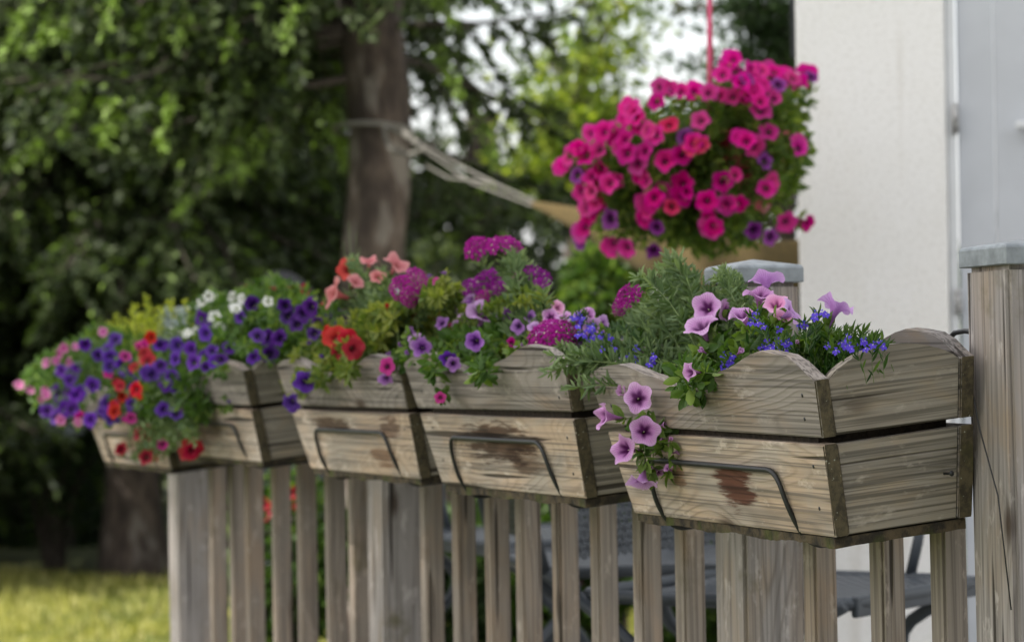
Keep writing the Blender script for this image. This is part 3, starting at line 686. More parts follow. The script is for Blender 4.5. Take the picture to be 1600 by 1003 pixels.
for b in (4, 3, 2, 1, 0):
    t0, t1, hb, tilt = SPEC[b]; tm = (t0 + t1) / 2
    e = tag(empty('planter_box', tp(tm, 1.615, CAMZ - hb)), BLAB[b], 'planter box', 'wooden planter boxes hung along the fence')
    e.rotation_euler = (R(tilt), R(.5 if b == 4 else 0), FENCE_ROT)
    e.scale = (1, 1, {4: 1.13, 3: 1.15, 2: 1.08, 1: 1.02, 0: 1.0}[b]); boxes[b] = e
    LZ = .098; UZ = .1065
    w = wob(b * 3 + 1)
    def front(poly, name, mat, y_of, inward, parent=e, half=None):
        bm = bmesh.new(); prism(bm, poly, lambda x, z, q: (x, y_of(z) + (TK * inward if q else 0), z), .0016)
        o = bobj(name, bm, [mat, MAT['endgrain']], parent)
        for f in o.data.polygons:
            if abs(f.normal.x) > .7: f.material_index = 1
        return o
    low = [(-hx(0), w[0]), (hx(0), w[1]), (hx(LZ * .5), LZ * .5), (hx(LZ), LZ + w[2]), (0, LZ + w[3]), (-hx(LZ), LZ + w[4]), (-hx(LZ * .5), LZ * .5)]
    if b == 0: low = [(x if x > 0 else x, z) for x, z in low]
    front(low, 'front_board', lower_mat(b), yf, 1)
    fin = {4: (.180, .196, .150, .166, .166), 3: (.182, .190, .148, .168, .160), 2: (.185, .188, .146, .172, .160), 1: (.182, .190, .150, .160, .172), 0: (.182, .188, .150, .160, .165)}[b]
    top = scal(b, *fin)
    up = [(-hx(UZ), UZ), (hx(UZ), UZ + w[5])] + [((2 * u - 1) * hx(z), z) for u, z in top[::-1]]
    front(up, 'front_board', MAT['upper'], yf, 1)
    backy = lambda z: PD
    front([(x, z) for x, z in low], 'back_board', MAT['back'], backy, -1)
    upb = [(-hx(UZ), UZ), (hx(UZ), UZ)] + [((2 * u - 1) * hx(z), z + .004) for u, z in top[::-1]]
    front(upb, 'back_board', MAT['back'], backy, -1)
    for sg in (1, -1):
        def em(y, z, q): return (sg * (hx(z) - .0035 - (.017 if q else 0)), y, z)
        y0 = lambda z: yf(z) + TK + .0006; y1 = PD - TK - .0006
        bm = bmesh.new(); prism(bm, [(y0(0), .001), (y1, .001), (y1, LZ), ((y0(LZ) + y1) / 2, LZ + w[6]), (y0(LZ), LZ - .001)], em, .0014)
        bobj('end_board', bm, MAT['end'], e)
        arc = []
        ze0, ze1, pk = fin[4] - .002, fin[4] + .0035, .026
        for i in range(19):
            u = i / 18; z = ze0 + (ze1 - ze0) * u + pk * math.sin(math.pi * (u ** .9)) ** .8
            arc.append((y0(.17) + (y1 - y0(.17)) * u, z))
        bm = bmesh.new(); prism(bm, [(y0(UZ), UZ), (y1, UZ)] + arc[::-1], em, .0014)
        bobj('end_board', bm, MAT['end'], e)
    # base board: rough, mossy
    bm = bmesh.new(); bmesh.ops.create_grid(bm, x_segments=70, y_segments=14, size=.5)
    q = random.Random(b)
    for v in bm.verts: v.co = Vector((v.co.x * (2 * HB - .012), (v.co.y + .5) * (PD - .008) + .002, -.001))
    ext = bmesh.ops.extrude_face_region(bm, geom=bm.faces[:])
    for v in [g for g in ext['geom'] if isinstance(g, bmesh.types.BMVert)]: v.co.z -= .009 + .0015 * math.sin(v.co.x * 40 + b) + q.uniform(0, .0012)
    for v in bm.verts:
        v.co.y += q.uniform(-.0006, .0006)
    bobj('base_board', bm, MAT['moss'], e)
    bm = bmesh.new(); bmesh.ops.create_grid(bm, x_segments=60, y_segments=14, size=.5)
    for v in bm.verts: v.co = Vector((v.co.x * 2 * (hx(.11) - .03), (v.co.y + .5) * (PD + .028 - 2 * TK - .002) - .0265 + TK, .118 + q.uniform(-.004, .005)))
    ext = bmesh.ops.extrude_face_region(bm, geom=bm.faces[:])
    for v in [g for g in ext['geom'] if isinstance(g, bmesh.types.BMVert)]: v.co.z = .02; v.co.x *= .9; v.co.y = v.co.y * .95 + .012
    bobj('soil', bm, MAT['soil'], e)
    for x_, z_ in ((HB - .022, .03), (HB - .012, .075), (HB - .006, .125), (HB + .002, .15), (-HB + .03, .035), (-HB + .02, .08), (-HB + .01, .13)):
        tube('nail', [(x_, yf(z_) + .003, z_), (x_, yf(z_) - .0006, z_)], .0021, MAT['wire'], e, 8)
    if b == 4:
        tube('nail', [(hx(.05) - .003, .147, .05), (hx(.05) + .010, .149, .0505)], .0014, MAT['wire'], e, 6)
        tube('nail', [(hx(.05) + .010, .149, .0505), (hx(.05) + .0115, .149, .0506)], .003, MAT['wire'], e, 8)
def wire_bracket(b, label):
    e0 = boxes[b]; e = tag(empty('wire_bracket', e0.location, e0.rotation_euler), label, 'bracket', 'wire brackets holding the planter boxes')
    e.scale = e0.scale; o = -.0052; xl, xr = -.188, .186
    if b == 0: xl, xr = -.19, .17
    def fp(x, z): return (x, yf(z) + o, z)
    pts = [(xl + .004, PD - .01, -.0165), (xl + .004, .012, -.0165), fp(xl, .012), fp(xl, .068), fp(xr - .01, .068), fp(xr, .025), (xr + .004, .012, -.0165), (xr + .004, PD - .01, -.0165)]
    tube('front_loop', fillet(pts, .03), .0030, MAT['wire'], e, 10)
    for x in (xl + .004, xr + .004):      # arms up the back with hooks over the rail
        pts = [(x, PD - .01, -.0165), (x, PD + .007, -.014), (x, PD + .007, .05), (x, PD + .03, .055)]
        tube('hook', fillet(pts, .012), .0030, MAT['wire'], e, 8)
    return e
WL = {4: 'dark wire bracket gripping the nearest planter box, its loop over a reddish stain', 3: 'dark wire bracket holding the planter box of the tall magenta verbena',
      2: 'dark wire bracket holding the planter box of red and salmon flowers', 1: 'dark wire bracket on the planter box with the rounded end, below the purple petunias',
      0: 'leftmost dark wire bracket, on the farthest planter box'}
for b in boxes: wire_bracket(b, WL[b])
# black ring of hose showing between the nearest box and the near post
pts = [onp(1472, 575, 1.86), onp(1482, 530, 1.86), onp(1492, 520, 1.86), onp(1508, 517, 1.86), onp(1528, 520, 1.86), onp(1550, 540, 1.86), onp(1556, 575, 1.86)]
o0 = pts[0].copy(); h = empty('cable_loop', o0); tag(h, 'black cable loop sticking up behind the nearest planter box beside the near post', 'cable')
V, F = [], []; sm = []
for i in range(len(pts) - 1): sm += [pts[i].lerp(pts[i + 1], f / 4) for f in range(4)]
tube_data(V, F, [p - o0 for p in sm], .0034, 8); pyobj('cable', V, F, MAT['wire'], h, True)

# =================================================================== HOUSE
HR = R(-8); hc = at(1247, 300, 6.62); hc.z = 0.33
hu, hv = Vector((math.cos(HR), math.sin(HR), 0)), Vector((-math.sin(HR), math.cos(HR), 0))
house = tag(empty('house', hc, (0, 0, HR)), 'pale stuccoed house wall with a bluish white plank door at the right edge', 'house')
def hpx(px):                                    # photo column -> distance along the front wall
    r = ray(px, 400); # intersect with the wall plane
    k_ = (hc - CAMP).dot(hv) / r.dot(hv); return (CAMP + r * k_ - hc).dot(hu)
xd = hpx(1482); HH = 3.4
bm = bmesh.new(); add_box(bm, 0, xd, 0, .3, 0, HH, .004)
bobj('wall', bm, MAT['stucco'], house)
bm = bmesh.new(); add_box(bm, .003, .28, .303, 4.5, 0, HH, 0); bobj('wall', bm, MAT['stucco'], house)
bm = bmesh.new(); add_box(bm, xd + 1.15, 6.0, 0, .3, 0, HH, 0); add_box(bm, xd + .003, xd + 1.147, .003, .3, 2.5, HH - .003, 0); bobj('wall', bm, MAT['stucco'], house)
bm = bmesh.new(); add_box(bm, -.1, 6.3, -.0 + .01, 4.9, HH + .003, HH + .2, 0)
bobj('roof', bm, MAT['roof'], house)
fw = hpx(1498) - xd
fr = bobj('door_frame', (lambda b_: (add_box(b_, xd + .002, xd + fw, .012, .16, 0, 2.5, .004), add_box(b_, xd + 1.15 - fw, xd + 1.148, .012, .16, 0, 2.5, .004), add_box(b_, xd + fw + .001, xd + 1.149 - fw, .012, .16, 2.44, 2.497, .004), b_)[-1])(bmesh.new()), MAT['frame'], house)
bm = bmesh.new(); x0, x1 = xd + fw + .003, xd + 1.147 - fw; nb = 13; bw = (x1 - x0) / nb
for i in range(nb): add_box(bm, x0 + i * bw + .001, x0 + (i + 1) * bw - .001, .030, .07, .01, 2.43, .003)
door = bobj('door', bm, MAT['door'], house)
def hz(py): return CAMZ - .33 + .0 - (py - (555 - .0157 * 690)) / FPX * 6.75
for py0, py1 in ((170, 216), (452, 490)):
    z1, z0 = hz(py0), hz(py1)
    V, F = [], []; tube_data(V, F, [Vector((xd + fw - .002, .006, z0)), Vector((xd + fw - .002, .006, z1))], .009, 10)
    V2, F2 = [], []
    o = pyobj('hinge', V, F, MAT['hinge'], house, True)
bm = bmesh.new(); add_box(bm, x0 + .13, x0 + .22, -.012, .004, hz(212), hz(200), .003); add_box(bm, x0 + .14, x0 + .152, .0, .034, hz(210), hz(202), 0)
bobj('door_handle', bm, MAT['frame'], house)
V, F = [], []; tube_data(V, F, [Vector((-.008, .045, 1.5)), Vector((-.008, .045, HH))], .006, 10); pyobj('downpipe', V, F, MAT['pipe'], house, True)

# =================================================================== PATIO CHAIRS
def chair(name, label, loc, rz, sz=1.0):
    e = tag(empty(name, loc, (0, 0, rz)), label, 'chair', 'dark metal mesh patio chairs on the terrace')
    w, d, sh = .26 * sz, .25 * sz, .42
    def rim(z, r): return fillet([(-w, 0, z), (-w, -d, z), (w, -d, z), (w, d, z), (-w, d, z), (-w, 0, z)], r)
    tube('seat_frame', rim(sh, .07), .012, MAT['chair'], e, 8)
    bm = bmesh.new(); add_box(bm, -w + .03, w - .03, -d - .008, -d + .004, sh - .022, sh + .012, .003); bobj('front_skirt', bm, MAT['chair'], e)
    def lattice(x0, x1, y0, y1, mapf, step=.026, sw=.006):
        V, F = [], []
        def seg(a, b):
            dx, dy = b[0] - a[0], b[1] - a[1]; ln = math.hypot(dx, dy)
            if ln < .01: return
            nx, ny = -dy / ln * sw, dx / ln * sw; m = max(1, int(ln / .08)); b0 = len(V)
            for i in range(m + 1):
                f = i / m; px_, py_ = a[0] + dx * f, a[1] + dy * f
                for s_, h_ in ((1, 0), (-1, 0), (-1, -.003), (1, -.003)): V.append(mapf(px_ + s_ * nx, py_ + s_ * ny, h_))
            for i in range(m):
                for q in range(4): F.append((b0 + i * 4 + q, b0 + i * 4 + (q + 1) % 4, b0 + (i + 1) * 4 + (q + 1) % 4, b0 + (i + 1) * 4 + q))
        c = -((x1 - x0) + (y1 - y0))
        while c < (x1 - x0) + (y1 - y0):
            for sg in (1, -1):
                pts = []
                for x in (x0, x1):
                    y = (y0 + y1) / 2 + sg * (x - (x0 + x1) / 2) + c
                    if y0 <= y <= y1: pts.append((x, y))
                for y in (y0, y1):
                    x = (x0 + x1) / 2 + sg * (y - (y0 + y1) / 2 - c)
                    if x0 < x < x1: pts.append((x, y))
                if len(pts) >= 2: seg(pts[0], pts[1])
            c += step
        return V, F
    V, F = lattice(-w + .012, w - .012, -d + .012, d - .012, lambda x, y, h_: (x, y, sh + .006 + h_ - .012 * (1 - (x / w) ** 2)))
    pyobj('seat', V, F, MAT['chair'], e)
    bk = lambda z: d + .0 + (z - sh) * .25
    pts = [(-w, d, sh)] + [(-w, bk(z), z) for z in (sh + .1, sh + .36)] + [(-w * .6, bk(sh + .42), sh + .42), (w * .6, bk(sh + .42), sh + .42)] + [(w, bk(z), z) for z in (sh + .36, sh + .1)] + [(w, d, sh)]
    tube('back_frame', fillet(pts, .06), .012, MAT['chair'], e, 8)
    V, F = lattice(-w + .015, w - .015, sh + .06, sh + .38, lambda x, z, h_: (x, bk(z) + h_, z))
    pyobj('backrest', V, F, MAT['chair'], e)
    for s_ in (-1, 1):
        pts = [(s_ * w, bk(sh + .26), sh + .26), (s_ * (w + .03), d * .4, sh + .19), (s_ * (w + .04), -d * .35, sh + .17), (s_ * (w + .03), -d * .5, sh + .10), (s_ * w, -d * .45, sh)]
        tube('armrest', fillet(pts, .06), .010, MAT['chair'], e, 8)
        pts = [(s_ * w, -d, sh), (s_ * w, -d * .2, sh - .10), (s_ * (w + .01), -d * .95, .16), (s_ * (w + .02), -d * 1.05, .012)]
        tube('leg', fillet(pts, .12), .012, MAT['chair'], e, 8)
        pts = [(s_ * w, d, sh), (s_ * w, d * .3, sh - .12), (s_ * (w + .01), d * 1.0, .16), (s_ * (w + .02), d * 1.2, .012)]
        tube('leg', fillet(pts, .12), .012, MAT['chair'], e, 8)
    return e
s1 = at(1541, 925, 4.98); s2 = at(1312, 968, 4.52)
a1 = math.atan2((s1 - s2).y, (s1 - s2).x)
mid = (s1 + s2) / 2; back = Vector((-math.sin(a1), math.cos(a1), 0)); cpos = mid + back * .25; cpos.z = .33
chair('patio_chair', 'dark metal patio chair with a perforated seat behind the nearest pickets', cpos, a1)
cp2 = at(855, 840, 6.4); cp2.z = .33
chair('patio_chair', 'dark metal patio chair farther back behind the middle pickets', cp2, R(-62), 1.0)
cp3 = at(1010, 880, 5.6); cp3.z = .33
chair('patio_chair', 'dark metal patio chair between the other two, side on behind the pickets', cp3, R(100))
# dark cushion chair behind the red flowers
cp4 = at(474, 600, 9.6); cp4.z = 0
e = tag(empty('garden_chair', cp4, (0, 0, R(15))), 'dark high backed garden chair showing as a black hump behind the red and purple flowers', 'chair')
zt = CAMZ + (557 - 412) / FPX * 9.6
bm = bmesh.new(); prism(bm, [(-.13, .5)] + [(-.13 + .26 * i / 12, zt - .10 + .10 * math.sin(math.pi * i / 12)) for i in range(13)] + [(.13, .5)], lambda x, z, q: (x, .22 + (z - .5) * .15 + .05 * q, z), .01)
bobj('backrest', bm, MAT['cushion'], e)
bm = bmesh.new(); add_box(bm, -.16, .16, -.25, .24, .44, .5, .02); bobj('seat', bm, MAT['cushion'], e)
for sx_ in (-.14, .14):
    for sy_ in (-.22, .22): tube('leg', [(sx_, sy_, 0), (sx_, sy_, .45)], .014, MAT['chair'], e, 8)

# =================================================================== TREES
def trunk_obj(name, base, top, r0, r1, parent, seed, bend=.06, n=44, seg=16):
    q = random.Random(seed); V, F = [], []; pts, rad = [], []
    for i in range(n + 1):
        f = i / n; p = base.lerp(top, f) + Vector((q.uniform(-bend, bend), q.uniform(-bend, bend), 0)) * (f * (1 - f) * 2)
        pts.append(p); rad.append((r0 + (r1 - r0) * f) * q.uniform(.96, 1.05) * (1 + .5 * max(0, .08 - f) / .08))
    tube_data(V, F, pts, rad, seg); 
    V = [v + Vector((q.uniform(-1, 1), q.uniform(-1, 1), q.uniform(-1, 1))) * r0 * .07 for v in V]
    return pyobj(name, V, F, MAT['bark'], parent, True)
def spruce(label, base, height, r0, branches, seed, tipc=.10, needle=.055, lowclear=0.0, dens=1.0):
    """branches: (z, azimuth, length, droop)"""
    q = random.Random(seed); e = tag(empty('spruce_tree', base), label, 'tree', None)
    trunk_obj('trunk', Vector((0, 0, -.05)), Vector((0, 0, height)), r0, r0 * (.35 if height > 4 else .75), e, seed)
    V, F = [], []; LP, LD, LT = [], [], []
    for (z, az, ln, dr) in branches:
        d = Vector((math.cos(az), math.sin(az), 0)); a = Vector((0, 0, z)) + d * r0 * .6
        pts = [a + d * ln * f + Vector((0, 0, -dr * ln * f ** 1.4 + .12 * ln * f ** 3)) + Vector((q.gauss(0, .02), q.gauss(0, .02), q.gauss(0, .015))) * ln * f for f in [i / 7 for i in range(8)]]
        tube_data(V, F, pts, [max(.006, .022 * (1 - i / 8)) * (.6 + ln * .25) for i in range(8)], 5, False)
        nt = int(ln * 15 * dens)
        for j in range(nt):
            f = (j + q.random()) / nt * .93 + .07; i = min(6, int(f * 7)); p = pts[i].lerp(pts[i + 1], f * 7 - i)
            sd = Vector((-d.y, d.x, 0)) * (1 if j % 2 else -1)
            tl = ln * .38 * (1.15 - f) * q.uniform(.5, 1.2) + .12
            dv = (sd * .75 + d * .45 + Vector((q.gauss(0, .15), q.gauss(0, .15), -.55 + q.gauss(0, .25)))).normalized()
            end = p + dv * tl + Vector((0, 0, -.25 * tl))
            tp_ = [p, p + dv * tl * .5, end]
            tube_data(V, F, tp_, [.006, .004, .002], 3, False)
            fresh = q.random() < tipc
            nn = int(tl * 190 * dens)
            for m in range(nn):
                g = q.random(); pp = p.lerp(tp_[1], g * 2) if g < .5 else tp_[1].lerp(end, g * 2 - 1)
                LP.append((pp.x, pp.y, pp.z)); o = (q.gauss(0, .75) + dv.x, q.gauss(0, .75) + dv.y, q.gauss(0, .6) + dv.z - .2); LD.append(o); LT.append(1.0 if fresh and g > .45 else 0)
    pyobj('branches', V, F, MAT['twig'], e, True)
    N = len(LP); t = rtint(N, .03); t[:, 1] = np.maximum(t[:, 1], np.array(LT) * nr.uniform(.4, 1, N))
    cloud('crown', MAT['spruce'], np.array(LP), np.array(LD), needle * nr.uniform(.7, 1.3, N), needle * .5, t, e)
    return e
def whorl(z0, z1, n, l0, l1, seed, az0=-3.14, az1=3.14, dr=.28):
    q = random.Random(seed)
    return [(z0 + (z1 - z0) * (i + q.random()) / n, q.uniform(az0, az1), (l0 + (l1 - l0) * (i / n)) * q.uniform(.7, 1.15), dr * q.uniform(.6, 1.5)) for i in range(n)]
tA = at(590, 700, 11.0); tA.z = 0
brA = [x for x in whorl(2.15, 3.6, 34, 1.2, 1.1, 3) if not (-2.2 < x[1] < .9)] + [(2.42, -2.75, .75, .3), (2.36, -2.9, .6, .3), (2.5, -2.6, .7, .3), (2.42, -.1, .75, .02), (2.75, -.5, .7, .25), (2.0, .7, 1.0, .35), (2.3, .3, .7, .5), (2.6, 1.4, .9, .4), (2.8, -1.9, .5, .3), (2.72, -1.25, .55, .5), (2.68, -1.75, .45, .7), (2.78, -1.0, .7, .5)]
spruce('spruce tree with the rope tied round its bare grey trunk', tA, 9, .142, brA, 5, .22)
tB = at(205, 700, 15.2); tB.z = 0
brB = whorl(1.95, 3.8, 60, 1.45, 1.4, 8, dr=.45) + whorl(2.1, 3.6, 26, 1.4, 1.3, 18, -2.6, -.6, .5)
spruce('large spruce tree at the left with drooping branches hanging over the shade', tB, 8.0, .14, brB, 9, .10)
tC = at(-260, 700, 16.2); tC.z = 0
spruce('spruce tree whose drooping branches enter at the left edge', tC, 7, .15, whorl(1.1, 3.6, 60, 2.2, 1.8, 21, -1.6, 1.4, .3), 22, .12)
tD = at(360, 700, 16.5); tD.z = 0
spruce('dark spruce tree between the two bare trunks, farther back', tD, 8, .12, whorl(1.7, 4.4, 60, 1.5, 1.3, 31, dr=.3), 32, .05, .042)
tE = at(760, 700, 16.0); tE.z = 0
spruce('dark spruce tree right of the roped trunk, behind the rope', tE, 2.5, .12, whorl(.5, 2.25, 60, 1.25, .8, 41, dr=.25), 42, .06, .04)
tG = Vector((-5.2, 13.9, 0))  # unseen spruce, added off frame to keep the far lawn in shade
spruce('unseen spruce tree added beyond the left edge to shade the far lawn', tG, 6, .15, whorl(.6, 4.6, 60, 1.9, 1.3, 61, dr=.25), 62, .1)
tF = at(30, 700, 19.0); tF.z = 0
spruce('distant spruce tree behind the left edge trees', tF, 8, .14, whorl(1.6, 4.6, 60, 2.6, 2.0, 51, dr=.3), 52, .06, .05)

def leafy_tree(label, base, height, r0, blobs, seed, mk='maple', leaf=.06, limbs=None, name='deciduous_tree', group=None, tip=.3, wr=.62):
    q = random.Random(seed); e = tag(empty(name, base), label, 'tree', group)
    trunk_obj('trunk', Vector((0, 0, -.05)), Vector((0, 0, height)), r0, r0 * .5, e, seed)
    V, F = [], []; Ps, Ds = [], []
    for (c, r, N) in blobs:
        c = Vector(c) - Vector(base)
        a = Vector((0, 0, max(.3, min(height, c.z - .6 * (c.xy.length) * .5))))
        tube_data(V, F, bez(a, a.lerp(c, .5) + Vector((0, 0, .15)), c, 6), [r0 * .35 * (1 - i / 8) + .005 for i in range(7)], 6, False)
        nsub = max(6, N // 60)
        for s_ in range(nsub):          # twigs carry bunches of leaves, so the crown breaks into clumps
            v = Vector((q.gauss(0, 1), q.gauss(0, 1), q.gauss(0, 1))).normalized()
            tip_ = c + Vector((v.x * r[0], v.y * r[1], v.z * r[2])) * q.uniform(.45, 1.1)
            tube_data(V, F, [c.lerp(tip_, .1), c.lerp(tip_, .6) + Vector((0, 0, .04)), tip_], [.010, .006, .003], 3, False)
            m = N // nsub; P = np.array(tip_) + nr.normal(size=(m, 3)) * np.array([.9, .9, .5]) * leaf * 2.0 - (np.array(tip_) - np.array(c)) * (nr.rand(m, 1) ** 2) * .5
            Ps.append(P); Ds.append(nr.normal(size=(m, 3)) + np.array([v.x, v.y, -.2]) * .6)
    pyobj('limbs', V, F, MAT['twig'], e, True)
    P = np.concatenate(Ps); Dd = np.concatenate(Ds); N = len(P)
    cloud('crown', MAT[mk], P, Dd, leaf * nr.uniform(.6, 1.2, N), leaf * wr * nr.uniform(.7, 1.1, N), rtint(N, tip), e)
    return e
def bl(px, py, Z, rx, rz, N, ry=None):
    s = Z / FPX; return (at(px, py, Z), (rx * s, (ry or rx) * s, rz * s), N)
m1 = at(905, 700, 13.0); m1.z = 0
leafy_tree('yellow green leafy tree rising left of the hanging basket against the sky', m1, 2.3, .06,
           [bl(985, 15, 13, 60, 20, 280), bl(930, 95, 13, 50, 36, 560), bl(890, 175, 13, 80, 45, 1100), bl(955, 205, 13.2, 70, 45, 900), bl(880, 270, 13, 80, 50, 1400), bl(1000, 275, 13.4, 90, 45, 1300), bl(850, 110, 13.6, 35, 25, 180)], 61, 'maple', .055, tip=.25)
m2 = at(1240, 700, 12.0); m2.z = 0
leafy_tree('dark green leafy tree beside the house wall behind the hanging basket', m2, 2.5, .06,
           [bl(1190, 25, 12, 60, 35, 900), bl(1225, 85, 12, 40, 55, 800), bl(1120, 95, 12.4, 45, 14, 120), bl(1180, 150, 12.2, 50, 35, 600), bl(1110, 215, 12.4, 90, 45, 1300), bl(1200, 270, 12.2, 80, 60, 1600), bl(1100, 330, 12.4, 90, 50, 1200), bl(1060, 20, 12.4, 25, 12, 60)], 62, 'darkleaf', .05, tip=.1)
# bushes
def bush(label, px, py, Z, rx, rz, N, mk, leaf, seed, flowers=None, tip=.15, group=None, name='bush'):
    c = at(px, py, Z); base = Vector((c.x, c.y, 0)); s = Z / FPX
    q = random.Random(seed); e = tag(empty(name, base), label, 'bush', group)
    V, F = [], []; Ps = []; Ds = []; top = c.z + rz * s; nst = 26
    for i in range(nst):
        v = Vector((q.gauss(0, 1), q.gauss(0, 1), q.gauss(0, .8))).normalized()
        tip_ = Vector((v.x * rx * s, v.y * rx * s * .8, c.z + v.z * rz * s)) * q.uniform(.85, 1.0)
        tip_.z = max(.1, tip_.z)
        pts = bez(Vector((q.uniform(-.06, .06), q.uniform(-.06, .06), 0)), Vector((tip_.x * .3, tip_.y * .3, tip_.z * .7)), tip_, 6)
        tube_data(V, F, pts, [.008 * (1 - i_ / 8) + .002 for i_ in range(7)], 4, False)
        m = N // nst; tt = .25 + .75 * nr.rand(m) ** .6; P = np.array([list(pts[min(5, int(t_ * 6))].lerp(pts[min(6, int(t_ * 6) + 1)], t_ * 6 % 1)) for t_ in tt])
        P = P + nr.normal(size=(m, 3)) * .09 * (rx * s); Ps.append(P); Ds.append(nr.normal(size=(m, 3)) + np.array([v.x, v.y, .2]) * .7)
    P, v_ = ell(N // 2, (0, 0, c.z), (rx * s, rx * s * .8, rz * s), .3); P[:, 2] = np.maximum(P[:, 2], .02); Ps.append(P); Ds.append(v_ + nr.normal(size=v_.shape) * .7)
    pyobj('stems', V, F, MAT['twig'], e, True)
    P = np.concatenate(Ps); Dd = np.concatenate(Ds); n_ = len(P)
    cloud('foliage', MAT[mk], P, Dd, leaf * nr.uniform(.6, 1.2, n_), leaf * .5, rtint(n_, tip), e)
    if flowers:
        key, pl, sz = flowers
        for (fx, fy) in pl:
            p = at(fx, fy, Z - rx * s * .8 * .8); put(petunia(key, False, True), e, p, vdir(rnd.uniform(-.6, .4), rnd.uniform(-.1, .6), 1), sz)
    return e
bush('light green leafy bush behind the magenta verbena, below the hammock', 945, 455, 9.5, 62, 75, 1800, 'shrub', .055, 71, tip=.3)
bush('green bush with small red blooms behind the left pickets', 450, 860, 8.2, 100, 130, 2400, 'shrub', .045, 72, ('crimson', [(411, 790), (413, 803), (458, 770), (402, 812), (470, 792)], .026))
bush('tall green bush behind the patio chairs, seen between the middle pickets', 850, 840, 8.6, 170, 120, 3600, 'shrub', .05, 73, ('pink', [(1104, 847), (905, 905), (757, 860)], .02))
bush('low green bush between the pickets right of the middle post', 690, 930, 8.0, 90, 110, 1800, 'darkleaf', .045, 74)
bush('green bush behind the nearest fence post, left of the pale wall', 1080, 900, 8.4, 95, 130, 1800, 'shrub', .05, 75)
k = flat('pale_bloom', (0.42, 0.47, 0.58), (0.52, 0.56, 0.64)); MAT['paleb'] = k
def pale_shrub(label, px, py, Z, rx, rz, seed, nb):
    e = bush(label, px, py, Z, rx, rz, 1200, 'darkleaf', .05, seed, name='flowering_bush')
    s = Z / FPX; q = random.Random(seed)
    for i in range(nb):
        V, F, M = [], [], []; c = at(px + q.uniform(-1, 1) * rx * .95, py + q.uniform(-1, .8) * rz * .75, Z - rx * s * .7)
        for j in range(22):
            v = Vector((q.gauss(0, 1), q.gauss(0, 1), q.gauss(0, 1))).normalized(); floret(V, F, M, v * .042, v, .02, 0, False, q)
        me = bpy.data.meshes.new('flower_cluster'); me.from_pydata(V, [], F); me.materials.append(MAT['paleb'])
        o = bpy.data.objects.new('flower_cluster', me); COL.objects.link(o); o.parent = e; o.location = c - e.location
pale_shrub('shaded bush with pale bluish blooms low at the left edge under the trailing petunias', 80, 672, 15.5, 95, 28, 81, 16)
pale_shrub('bush with pale bluish blooms between the two trunks behind the white flowers', 292, 450, 17, 45, 32, 82, 9)
# far-off wood closing the view
def far_wood():
    Ps, Ts = [], []
    q = random.Random(99)
    for i in range(150):
        x = q.uniform(-6.8, 7.5); y = q.uniform(21, 27); px = 800 + x / y * FPX
        topz = 4.4 if px < 690 else 1.9
        if px > 780: topz = 1.5 + .2 * math.sin(px * .02)
        z = q.uniform(0, topz); r = q.uniform(.5, 1.0) * (.6 if px > 700 and z > 2 else 1)
        m = 420; v = nr.normal(size=(m, 3)); v /= np.linalg.norm(v, axis=1, keepdims=True)
        Ps.append(np.array([x, y, z]) + v * r * np.array([1, 1, .8]) * nr.uniform(.6, 1.05, (m, 1)))
        Ts.append(np.clip(np.full((m, 1), q.uniform(0, .9)) + nr.normal(size=(m, 1)) * .2, 0, 1))  # brighter clumps stand in for lit leaves, the light put into the tint
    P = np.concatenate(Ps); T = np.concatenate(Ts); n_ = len(P)
    t = np.concatenate([T, np.where(nr.rand(n_, 1) < .12 * (T > .5), nr.uniform(.3, 1, (n_, 1)), 0)], 1)
    o = cloud('woodland', MAT['wood_far'], P, nr.normal(size=(n_, 3)), nr.uniform(.09, .17, n_), nr.uniform(.06, .10, n_), t)
    tag(o, kind='stuff')
far_wood()
# patches of lit foliage farther back
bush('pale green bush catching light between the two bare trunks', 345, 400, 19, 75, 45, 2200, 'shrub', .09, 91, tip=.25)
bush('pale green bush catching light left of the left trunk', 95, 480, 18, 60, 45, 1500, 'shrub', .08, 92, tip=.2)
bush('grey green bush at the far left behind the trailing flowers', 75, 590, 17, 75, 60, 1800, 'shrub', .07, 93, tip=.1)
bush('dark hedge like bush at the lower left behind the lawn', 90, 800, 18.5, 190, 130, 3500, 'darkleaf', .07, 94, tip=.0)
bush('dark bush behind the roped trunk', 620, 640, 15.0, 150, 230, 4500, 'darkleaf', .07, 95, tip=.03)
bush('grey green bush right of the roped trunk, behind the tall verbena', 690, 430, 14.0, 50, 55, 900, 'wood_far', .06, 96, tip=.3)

# rope round the trunk and hammock
rz0 = at(590, 213, 11.0).z
for i_, (x_, y_) in enumerate(((-5.8, 16.2), (-6.6, 19.6), (-6.0, 24.0))):  # row of unseen trees, added for their shade on the far lawn
    leafy_tree(('nearer', 'middle', 'farther')[i_] + ' of three dark trees added beyond the left edge to shade the far lawn', Vector((x_, y_, 0)), 3.0, .15,
               [(Vector((x_ + rnd.uniform(-.5, .5), y_ + rnd.uniform(-1, 1), z_)), (1.4, 1.6, .8), 1100) for z_ in (1.0, 2.0, 3.0, 4.0, 5.0)], 200 + i_, 'darkleaf', .22, tip=.1)
V, F = [], []
R0 = .150
ringp = [Vector((R0 * math.cos(a), R0 * math.sin(a) , .02 * math.cos(a + 2.0) + .02)) + Vector((tA.x, tA.y, rz0)) for a in [2 * math.pi * i / 28 for i in range(29)]]
ham = tag(empty('hammock', tA + Vector((0, 0, rz0))), 'olive brown hammock hung from the roped trunk with pale spread ropes', 'hammock')
H0 = ham.location
def hp(px, py, Z): return at(px, py, Z) - H0
tube('rope', [p - H0 for p in ringp], .009, MAT['rope'], ham, 8)
